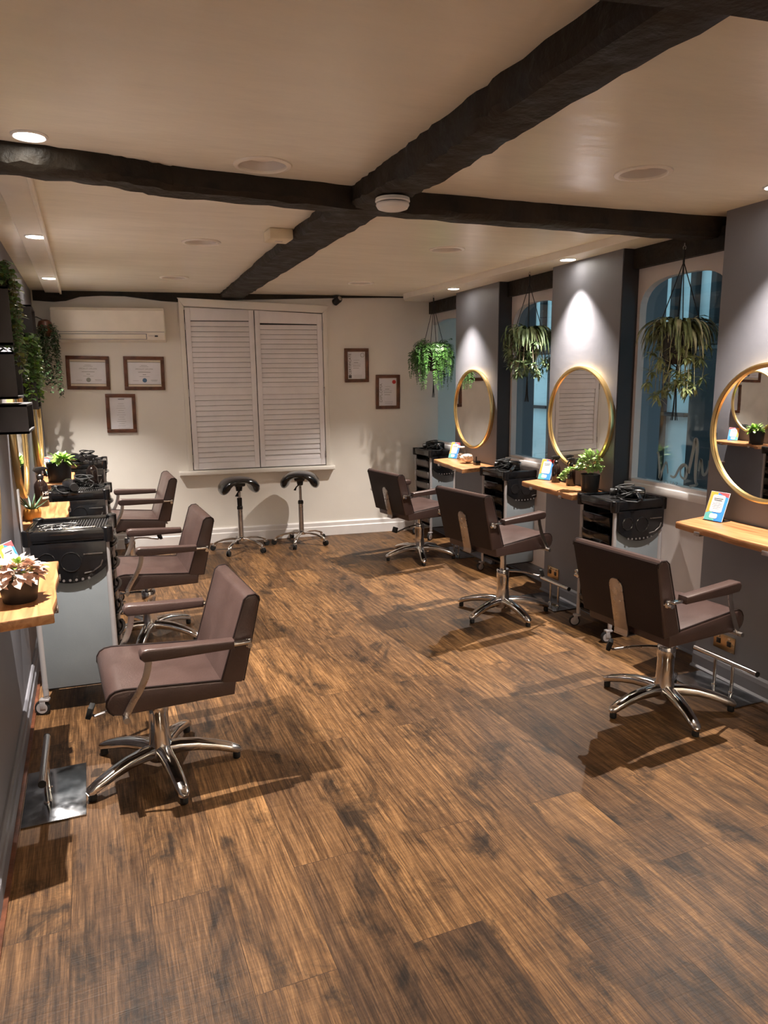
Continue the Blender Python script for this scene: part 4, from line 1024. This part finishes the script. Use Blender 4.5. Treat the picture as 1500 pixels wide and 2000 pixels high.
def hairdryer(x, y, z, rz, label, mode=0, s=1.0):
    t = thing('hairdryer', label, 'hairdryer', (x, y, z), rz, 'black hairdryers on the trolleys'); s *= 1.18; t.scale = (s, s, s)
    q = Matrix.Translation((0, 0, .036)) @ Matrix.Rotation(R(90), 4, 'Y')
    mb = MB(); mb.lathe([(.020, -.075), (.030, -.070), (.034, -.05), (.036, -.01), (.033, .03), (.026, .065), (.022, .085)], 26, q); b = mb.build('barrel', 'black_gloss', t)
    mb = MB(); mb.lathe([(.021, .083), (.023, .09), (.022, .115)], 22, q); mb.build('nozzle', 'black_satin', b)
    mb = MB(); mb.lathe([(.019, -.0775), (.027, -.0765), (.029, -.0745)], 22, q); mb.build('rear_grille', 'satin_metal', b)
    mb = MB(); mb.sweep([(-.03, .02, .034), (-.035, .06, .028), (-.04, .11, .022), (-.04, .155, .018)], [(.018, .014), (.016, .013), (.015, .013), (.013, .011)], 12); mb.build('handle', 'black_gloss', t)
    rd = random.Random(int((x + y) * 100) + mode)
    pts = []
    n = 90; c = (.04, .07)
    for k in range(n):
        a = k * .42; rr = .035 + .018 * math.sin(k * .31) + rd.uniform(-.004, .004)
        pts.append((c[0] + rr * 1.25 * math.cos(a) + .015 * math.sin(k * .11), c[1] + rr * math.sin(a), .014 + .050 * abs(math.sin(k * .17)) + .0003 * k))
    pts = [(-.04, .15, .018), (-.02, .19, .012), (.03, .16, .01)] + pts
    mb = MB(); mb.sweep(pts, .0042, 6); mb.build('cord', 'cord_black', t)
    mb = MB(); mb.torus((.03, -.045, .02), .055, .0032, 28, 6, (0.2, .1, 1), (1.3, .6)); mb.build('cord_loop', 'cord_black', t)
hairdryer(-.15, 5.235, .871, -1.35, 'black hairdryer with wrapped cord on the tray of the middle left trolley', 0, 1.0)
hairdryer(-.12, 6.66, .918, -1.2, 'black hairdryer bundled in its cord on the farthest left trolley', 2, .95)
hairdryer(3.02, 3.42, .858, 2.5, 'black coiled hairdryer and cable on the trolley near the right window', 1, .9)
hairdryer(3.10, 4.90, .858, 2.3, 'black hairdryer with cord heap on the middle right trolley', 4, .95)
hairdryer(3.20, 6.45, .884, 2.75, 'black hairdryer lying nose-left on the farthest right trolley', 5, .95)

# clips and comb on the nearest left trolley
def hairclip(x, y, rz, label, L=.09):
    t = thing('hair_clip', label, 'hair clip', (x - .02, y - .05, .8575 * 1.05), rz, 'silver hair clips on the tray')
    mb = MB(); mb.sweep([(-L / 2, 0, .003), (0, 0, .006), (L / 2, 0, .003)], [(.005, .0015), (.0045, .0015), (.0015, .001)], 8); mb.build('upper_jaw', 'clip_silver', t)
    mb = MB(); mb.sweep([(-L / 2, 0, .0016), (L / 2, 0, .0016)], [(.005, .0012), (.0015, .001)], 8); mb.build('lower_jaw', 'clip_silver', t)
    mb = MB(); mb.cyl((-L / 2 + .012, -.005, .0045), (-L / 2 + .012, .005, .0045), .0028, 8); mb.build('spring', 'black_satin', t)
cr = random.Random(12)
for k in range(14):
    i, j = k % 5, k // 5
    hairclip(-.215 + i * .034 + cr.uniform(-.006, .006), 3.775 + j * .062 + cr.uniform(-.01, .01), cr.uniform(-.4, .9) + (1.3 if k % 3 == 0 else 0), 'silver sectioning clip lying among others on the nearest left trolley tray', cr.uniform(.07, .1))
t = thing('tail_comb', 'pale yellow comb lying across the tray of the nearest left trolley', 'comb', (-.095, 3.71, .9005), R(4))
mb = MB(); mb.sweep([(.02, 0, .003), (.085, 0, .003)], [(.003, .002), (.0012, .001)], 8); mb.build('tail', 'mount_cream', t)
mb = MB(); mb.rng(-.06, .022, .002, .009, .001, .004, bev=.0005)
for k in range(20): mb.rng(-.058 + k * .004, -.0565 + k * .004, -.010, .003, .0015, .0035)
mb.build('comb_teeth', 'mount_cream', t)

# leaflets
def leaflet(x, y, z, rz, label, s=1.0):
    # local: faces -Y, leans back (+Y)
    t = thing('leaflet_stand', label, 'leaflet', (x, y, z), rz, 'colourful leaflets in clear stands'); t.scale = (s, s, s)
    w, h = .105, .150; ln = R(20); cy, sy = math.cos(ln), math.sin(ln)
    def fn(u, v, d=0): return (u, v * sy - d * cy, .004 + v * cy + d * sy)
    def poly(pts, m, d, name, parent=t):
        mb = MB(); mb.prism(pts, lambda u, v, q: fn(u, v, q), d, d + .0004); return mb.build(name, m, parent, False)
    mb = MB(); mb.prism([(-w / 2 - .002, 0), (w / 2 + .002, 0), (w / 2 + .002, h + .002), (-w / 2 - .002, h + .002)], lambda u, v, q: fn(u, v, q), -.0022, -.0002)
    mb.build('clear_back', 'clear_strip', t)
    mb = MB(); mb.rng(-w / 2, w / 2, -.008, .07, .0005, .003); mb.prism([(.052, .003), (.055, .003), (.052, .1), (.05, .1)], lambda u, v, q: (q, u, v), -w / 4, w / 4); mb.build('easel_foot', 'black_satin', t)
    pg = poly([(-w / 2, 0), (w / 2, 0), (w / 2, h), (-w / 2, h)], 'leaf_blue', 0, 'leaflet_page')
    poly([(-w / 2, h * .24), (-w * .18, h * .34), (-w * .1, h), (-w / 2, h)], 'leaf_orange', .0005, 'orange_area', pg)
    poly([(-w * .14, h), (w / 2, h), (w / 2, h * .84), (w * .2, h * .90)], 'leaf_red', .0005, 'red_area', pg)
    poly([(-w / 2, 0), (w * .05, 0), (w * .0, h * .2), (-w * .2, h * .30), (-w / 2, h * .24)], 'leaf_teal', .0006, 'teal_area', pg)
    poly(rounded(w * .68, h * .60, .010, 4, 0, h * .60), 'label_white', .0011, 'text_panel', pg)
    poly(rounded(w * .42, h * .16, .008, 4, -w * .03, h * .16), 'label_white', .0011, 'lower_panel', pg)
    for k in range(8):
        bw = (.3, .5, .44, .28, .5, .52, .48, .34)[k] * w; cz = h * (.83 - .058 * k); hh = .0022 if k in (1, 2) else .0011
        poly([(-bw / 2, cz - hh), (bw / 2, cz - hh), (bw / 2, cz + hh), (-bw / 2, cz + hh)], 'ink' if k in (1, 2) else 'ink_grey', .0016, 'text_line', pg)
leaflet(2.925, 2.705, ZS, R(-84), 'colourful leaflet standing on the nearest right wooden shelf')
leaflet(3.03, 4.345, ZS, R(-72), 'colourful leaflet standing behind the black bottles on the middle right shelf')
leaflet(3.10, 5.90, ZS, R(-70), 'colourful leaflet beside the glass jar on the farthest right shelf')
leaflet(-.285, 2.97, ZS, R(68), 'colourful leaflet at the left photo edge on the nearest left shelf')
leaflet(-.31, 6.36, ZS, R(60), 'colourful leaflet behind the black plant pot on the farthest left shelf')

# jar, shell, scent bottle
t = thing('glass_jar', 'small glass jar of pebbles on the farthest right wooden shelf', 'jar', (3.12, 5.77, ZS))
mb = MB(); mb.lathe([(.030, 0), (.040, .006), (.046, .035), (.044, .075), (.032, .098), (.031, .112)], 28); mb.build('jar_body', 'clear_glass', t)
mb = MB(); mb.lathe([(.034, .110), (.034, .120), (.028, .122)], 24); mb.build('jar_lid', 'label_white', t)
rd = random.Random(5); mb = MB()
for k in range(46):
    a = rd.uniform(0, 6.28); r_ = .032 * math.sqrt(rd.random()); g = bmesh.ops.create_icosphere(mb.bm, subdivisions=1, radius=rd.uniform(.005, .009))['verts']
    bmesh.ops.transform(mb.bm, matrix=Matrix.Translation((r_ * math.cos(a), r_ * math.sin(a), .01 + rd.random() * .05)) @ Matrix.Diagonal((1.2, .9, .7, 1)), verts=g)
o = mb.build('jar_filling', 'shell_white', t); o['kind'] = 'stuff'
t = thing('shell_ornament', 'white and pink shell ornament in the middle of the farthest right shelf', 'ornament', (3.04, 5.52, ZS))
mb = MB(); n, m_ = 60, 12; rings = []
for i in range(n):
    th = i * .21; sc = .012 + .034 * (i / n) ** 1.2; c = Vector((.030 * math.cos(th) * (1 - i / n * .3), .030 * math.sin(th) * (1 - i / n * .3) + .03 * (i / n) - .015, .072 - .036 * (i / n)))
    rings.append([mb.bm.verts.new(c + Vector((math.cos(2 * PI * k / m_) * sc * math.cos(th), math.cos(2 * PI * k / m_) * sc * math.sin(th), max(math.sin(2 * PI * k / m_) * sc * .8, -c.z + .001)))) for k in range(m_)])
for a, b in zip(rings, rings[1:]):
    for k in range(m_): mb.bm.faces.new((a[k], b[k], b[(k + 1) % m_], a[(k + 1) % m_]))
mb.bm.faces.new(rings[0]); mb.bm.faces.new(rings[-1][::-1]); bmesh.ops.recalc_face_normals(mb.bm, faces=mb.bm.faces)
mb.build('shell_whorl', 'shell_white', t)
for k in range(7):
    a = k * .9; mb = MB(); mb.sweep([(.03 * math.cos(a), .03 * math.sin(a), .05), (.055 * math.cos(a), .055 * math.sin(a), .07 + .01 * (k % 2))], [.006, .0015], 8); mb.build('spine', 'shell_white', t)
t = thing('scent_bottle', 'small square black scent bottle at the near end of the farthest right shelf', 'perfume bottle', (3.05, 5.36, ZS))
mb = MB(); mb.rng(-.022, .022, -.028, .028, 0, .038, bev=.003); mb.build('bottle_body', 'black_gloss', t)
mb = MB(); mb.cyl((0, .01, .038), (0, .01, .072), .006, 12); mb.build('atomiser', 'black_satin', t)

# ------------------------------------------------------------------ plants
def pot(t, r, h, m, taper=.82, lip=True):
    prof = [(r * taper * .96, 0), (r * taper, .004), (r, h * .96), (r, h), (r * .92, h), (r * .90, h * .9)]
    mb = MB(); mb.lathe(prof, 32); mb.build('pot', m, t)
    mb = MB(); mb.lathe([(r * .90, h * .86), (r * .3, h * .89)], 24); mb.build('soil', 'soil', t)
def bush(t, rd, n, cz, rx_, ry_, rz_, L, W, m, name='foliage', droop=.3, stems=True, off=(0, 0), low=-.1, xm=None):
    mb = MB(); sb = MB()
    for k in range(n):
        a = rd.uniform(0, 2 * PI); e = math.asin(rd.uniform(low, 1)); q = rd.uniform(.55, 1)
        d = Vector((math.cos(a) * math.cos(e), math.sin(a) * math.cos(e), math.sin(e)))
        p = Vector((off[0] + d.x * rx_ * q, off[1] + d.y * ry_ * q, cz + d.z * rz_ * q))
        dd = (d + Vector((rd.uniform(-.5, .5), rd.uniform(-.5, .5), rd.uniform(-.5, .3)))).normalized()
        if xm and p.x * xm[0] + L * 1.1 > xm[1]: dd.x = -abs(dd.x) * xm[0]; p.x = xm[0] * min(p.x * xm[0], xm[1] - .01)
        mb.leaf(p, dd, Vector((0, 0, 1)) + d * .6, L * rd.uniform(.7, 1.2), W * rd.uniform(.8, 1.15), droop)
        if stems and k % 3 == 0: sb.sweep([(off[0] * .2, off[1] * .2, cz - rz_ * .6), tuple(Vector((off[0], off[1], cz)) * .4 + p * .6 - Vector((0, 0, 0))), tuple(p)], .0013, 5)
    mb.build(name, m, t)
    if stems: sb.build('stems', 'stem', t)
    else: sb.bm.free()
t = thing('potted_plant', 'pale pink leaved plant in dark pot at the left photo edge', 'plant', (-.268, 2.69, ZS), 0)
pot(t, .066, .085, 'pot_black'); rd = random.Random(2)
bush(t, rd, 170, .095, .078, .080, .045, .036, .034, 'leaf_pink', droop=.3, low=-.25, xm=(-1, .075))
bush(t, rd, 22, .105, .05, .05, .045, .032, .020, 'leaf_bright', 'young_leaves', .2, False)
t = thing('potted_plant', 'small spiky aloe in ochre pot on the middle left shelf', 'plant', (-.325, 4.305, ZS), 0)
mb = MB(); mb.lathe([(.028, 0), (.040, .010), (.046, .035), (.044, .055), (.040, .064), (.036, .064), (.036, .055)], 28); mb.build('pot', 'pot_ochre', t)
mb = MB(); mb.lathe([(.036, .054), (.01, .056)], 20); mb.build('soil', 'soil', t)
mb = MB(); rd = random.Random(3)
for k in range(13):
    a = k * 2.4; up = .5 + .9 * (k / 13); d = Vector((math.cos(a), math.sin(a), up)).normalized(); pts = []
    for i in range(5):
        f = i / 4; pts.append(Vector((0, 0, .052)) + d * (.095 * f) + Vector((0, 0, .012 * f * f)))
    mb.sweep(pts, [(.007, .0045), (.0075, .004), (.006, .003), (.004, .002), (.0006, .0005)], 8)
mb.build('aloe_leaves', 'leaf_aloe', t)
t = thing('potted_plant', 'bright green broad leaved plant in large black pot on the farthest left shelf', 'plant', (-.235, 5.92, ZS), 0)
pot(t, .088, .145, 'pot_black', .9); rd = random.Random(4)
bush(t, rd, 80, .148, .075, .08, .038, .060, .034, 'leaf_bright', droop=.4, low=-.05, xm=(-1, .09))
bush(t, rd, 16, .16, .06, .06, .04, .06, .025, 'leaf_cream_green', 'pale_leaves', .3, False)
t = thing('potted_plant', 'trailing variegated leafy plant in black pot on the middle right shelf', 'plant', (2.985, 3.765, ZS), 0)
pot(t, .062, .115, 'pot_black', .88); rd = random.Random(6)
bush(t, rd, 190, .18, .075, .085, .085, .034, .028, 'leaf_cream_green', droop=.25, low=-.45, xm=(1, .05))
mb = MB(); sb = MB()
for s_ in range(7):
    a = PI * .62 + s_ * .16; p = Vector((-.045, .045, .13)); d = Vector((math.cos(a), math.sin(a), .55)); pts = [p.copy()]
    for k in range(11):
        p = p + d * .014; d.z -= .22; d.x += rd.uniform(-.12, .12); d.y += rd.uniform(-.12, .12); d.normalize()
        if p.x > -.19: p.z = max(p.z, .012)
        pts.append(p.copy())
        for q in range(3): mb.leaf(p, Vector((rd.uniform(-1, 1), rd.uniform(-1, 1), rd.uniform(0, 1))), (0, 0, 1), rd.uniform(.018, .032), .022, .25)
    sb.sweep(pts, .0014, 5)
mb.build('trailing_leaves', 'leaf_cream_green', t); sb.build('trailing_stems', 'stem', t)

def hanger(t, top, pot_z, r, rxs, rys, tail):
    # cords from a hook at local z=top to the rim, macrame tail below
    mb = MB(); mb.torus((0, 0, top - .012), .010, .002, 18, 6, (1, 0, 0)); mb.cyl((0, 0, top - .002), (0, 0, top + .012), .003, 8); mb.build('hook', 'satin_metal', t)
    mb = MB(); mb.sweep([(0, 0, top - .02), (0, 0, top - .09)], .006, 8)
    for k in range(4):
        a = R(45 + 90 * k); mb.sweep([(0, 0, top - .085), (r * rxs * math.cos(a), r * rys * math.sin(a), pot_z + .02), (r * rxs * .8 * math.cos(a), r * rys * .8 * math.sin(a), pot_z - .12), (0, 0, pot_z - .19)], .0028, 6)
    mb.sweep([(0, 0, pot_z - .18), (.005, 0, pot_z - .25)], .008, 8)
    for k in range(6): mb.sweep([(0, 0, pot_z - .24), (.006 * math.cos(k), .012 * math.sin(k), tail + .05), (.012 * math.cos(k), .022 * math.sin(k), tail)], .0022, 5)
    mb.build('macrame_cords', 'cord_black', t)
    mb = MB(); mb.lathe([(r * .5, pot_z - .17), (r * .75, pot_z - .1), (r * .9, pot_z), (r * .82, pot_z), (r * .7, pot_z - .02), (r * .1, pot_z - .02)], 20, Matrix.Diagonal((rxs, rys, 1, 1))); mb.build('hanging_pot', 'pot_black', t)
# fern
t = thing('hanging_fern', 'bright green fern hanging in black cords by the back right corner', 'hanging plant', (3.075, 6.25, 2.33), 0)
hanger(t, 0.02, -.50, .12, .9, 1, -.92)
rd = random.Random(21); mb = MB()
for k in range(120):
    a = rd.uniform(0, 2 * PI); L = rd.uniform(.14, .46); out = rd.uniform(.05, .20)
    p = Vector((.03 * math.cos(a), .05 * math.sin(a), -.47)); d = Vector((math.cos(a) * .7, math.sin(a), rd.uniform(.0, .9))).normalized(); n = int(L / .012)
    for i in range(n):
        p = p + d * .0125; rad = math.hypot(p.x / .75, p.y)
        d.z -= .075 + (.10 if rad > out else 0); k_ = .97 if rad < out else .86; d.x *= k_; d.y *= k_; d.x += rd.uniform(-.05, .05); d.y += rd.uniform(-.05, .05); d.normalize()
        if p.x > .13: p.x = .13
        if i < 2 or rd.random() < .15: continue
        w = .040 * math.sin(PI * min(.98, i / n * .8 + .2)); sd = d.cross(Vector((0, 0, 1)))
        if sd.length < .25: sd = Vector((-math.sin(a * 3 + k), math.cos(a * 3 + k), 0))
        sd.normalize(); nn = sd.cross(d)
        for q in (-1, 1): mb.leaf(p, sd * q + d * rd.uniform(.3, .8) + nn * rd.uniform(-.3, .3), nn, w + .008, .009, .3, 1)
mb.build('fern_fronds', 'leaf_fern', t)
# spider plants
def spider(x, y, z, label, seed, rxs, rys, ra, m1, m2, nb, ns, low, bl=.30, lance=False):
    t = thing('hanging_spider_plant', label, 'hanging plant', (x, y, z), 0)
    hanger(t, 0.02, -.44, .13, rxs / rys, 1, -.92)
    rd = random.Random(seed); mb = MB(); m3 = MB()
    for k in range(nb):
        a = rd.uniform(0, 2 * PI); L = rd.uniform(.6, 1.1) * bl; up = rd.uniform(.1, 1.2)
        p = Vector((.03 * math.cos(a), .04 * math.sin(a), -.42)); d = Vector((math.cos(a) * rxs / rys, math.sin(a), up)).normalized(); n = 9; W = rd.uniform(.008, .013) * (1.3 if lance else 1)
        tgt = m3 if rd.random() < .35 else mb; prev = None
        for i in range(n + 1):
            f = i / n; sd = d.cross(Vector((0, 0, 1))); sd = sd.normalized() if sd.length > .1 else Vector((-math.sin(a), math.cos(a), 0))
            w = W * math.sin(PI * min(.97, f * .75 + .22)) * .9; up_ = sd.cross(d) * w * .35
            cur = (tgt.bm.verts.new(p + sd * w + up_), tgt.bm.verts.new(p), tgt.bm.verts.new(p - sd * w + up_))
            if prev:
                tgt.bm.faces.new((prev[0], cur[0], cur[1], prev[1])); tgt.bm.faces.new((prev[1], cur[1], cur[2], prev[2]))
            prev = cur; p = p + d * (L / n); d.z -= .30 + .25 * f; d.normalize()
            lim = abs(p.x) / rxs
            if lim > 1: d.x *= .2
    mb.build('long_leaves', m1, t); m3.build('pale_leaves', m2, t)
    sb = MB(); pb = MB()
    for k in range(ns):
        a = rd.uniform(0, 2 * PI); rr = rd.uniform(.3, 1); e = Vector((rxs * rr * math.cos(a), rys * rr * math.sin(a), rd.uniform(low, low + .30)))
        c1 = Vector((e.x * .9, e.y * .9, -.38)); pts = []
        for i in range(9):
            f = i / 8; s0 = Vector((e.x * .2, e.y * .2, -.43)); q = s0 * (1 - f) ** 2 + c1 * 2 * f * (1 - f) + e * f * f
            q += Vector((rd.uniform(-.006, .006), rd.uniform(-.006, .006), 0)); pts.append(q)
        sb.sweep(pts, .0024, 5)
        for j in range(rd.randint(12, 18)):
            b = rd.uniform(0, 2 * PI); el = rd.uniform(-1.0, .7); d = Vector((math.cos(b) * math.cos(el), math.sin(b) * math.cos(el), math.sin(el)))
            if e.x > rxs * .6: d.x = -abs(d.x)
            pb.leaf(e, d, (0, 0, 1), rd.uniform(.04, .075), .015, .25)
    sb.build('runners', 'leaf_spider_pale' if not lance else 'stem', t); pb.build('plantlets', m1 if lance else 'leaf_plantlet', t)
    return t
spider(3.06, 3.15, 2.265, 'pale spider plant hanging in front of the near right window', 31, .14, .19, 1, 'leaf_spider', 'leaf_spider_pale', 170, 40, -.80, .27)
spider(3.075, 4.66, 2.33, 'grey-green leafy plant hanging in front of the middle right window', 33, .145, .20, 1, 'leaf_grey_green', 'leaf_spider', 190, 80, -.72, .25, True)
# trailing plants on the left wall
def trailing(x, y, z, label, seed, strands, dx, dy, lmin, lmax, L, W, m, m2, top=.05, base=True, taper=0):
    t = thing('trailing_plant', label, 'trailing plant', (x, y, z), 0)
    rd = random.Random(seed); mb = MB(); m3 = MB(); sb = MB()
    for k in range(strands):
        px, py = rd.uniform(-dx, dx), rd.uniform(-dy, dy); ln = rd.uniform(lmin, lmax) * (1 - taper * abs(py) / dy)
        p = Vector((px * .3, py * .5, rd.uniform(0, top))); tgt = Vector((px, py, 0)); n = int(ln / (L * .42)); pts = [p.copy()]
        for i in range(n):
            f = min(1, i / 4); q = Vector((px * .3 + (px * .7) * f + .006 * math.sin(i * .8 + k), py * .5 + py * .5 * f + .008 * math.sin(i * .6 + k * 2), p.z - (L * .42 if i > 2 else -.004)))
            p = q; pts.append(p.copy()); a = i * 2.2 + k
            tg = m3 if rd.random() < .3 else mb
            for s_ in (0, PI): 
                d = Vector((math.cos(a + s_), math.sin(a + s_), rd.uniform(-.5, .35)))
                if p.x + d.x * L < -x + WXL + .006: d.x = abs(d.x)
                tg.leaf(p, d, Vector((d.x * .4, d.y * .4, 1)), L * rd.uniform(.7, 1.15), W * rd.uniform(.8, 1.1), .3)
        sb.sweep(pts, .0014, 5)
    mb.build('foliage', m, t); m3.build('lighter_leaves', m2, t); sb.build('stems', 'stem', t)
    return t
t = trailing(-.315, 3.84, 2.07, 'dense trailing plant falling from the upper box shelf at the left photo edge', 41, 20, .055, .12, .18, .52, .040, .034, 'leaf_trailing', 'leaf_olive', .06)
mb = MB(); mb.lathe([(.032, -.049), (.038, .03), (.034, .03), (.03, .02)], 20); mb.build('pot', 'pot_black', t)
t = trailing(-.325, 5.50, 1.865, 'bushy green trailing plant hanging between the two left mirrors', 43, 34, .055, .22, .22, .50, .042, .034, 'leaf_trailing', 'leaf_bright', .05)
mb = MB(); mb.lathe([(.032, -.03), (.038, .03), (.034, .03), (.03, .02)], 20); mb.build('pot', 'pot_black', t)
t = trailing(-.275, 6.90, 2.02, 'dark green ivy trailing from a round basket in the back left corner', 47, 30, .085, .11, .15, .62, .034, .024, 'leaf_ivy', 'leaf_ivy', .05)
mb = MB(); mb.lathe([(.03, -.04), (.055, .0), (.062, .05), (.05, .085), (.02, .10)], 22); mb.build('round_basket', 'frame_wood', t)
mb = MB(); mb.sweep([(0, 0, .09), (-.06, 0, .12), (WXL + .275 + .004, 0, .12)], .004, 6); mb.build('wall_hook', 'black_satin', t)
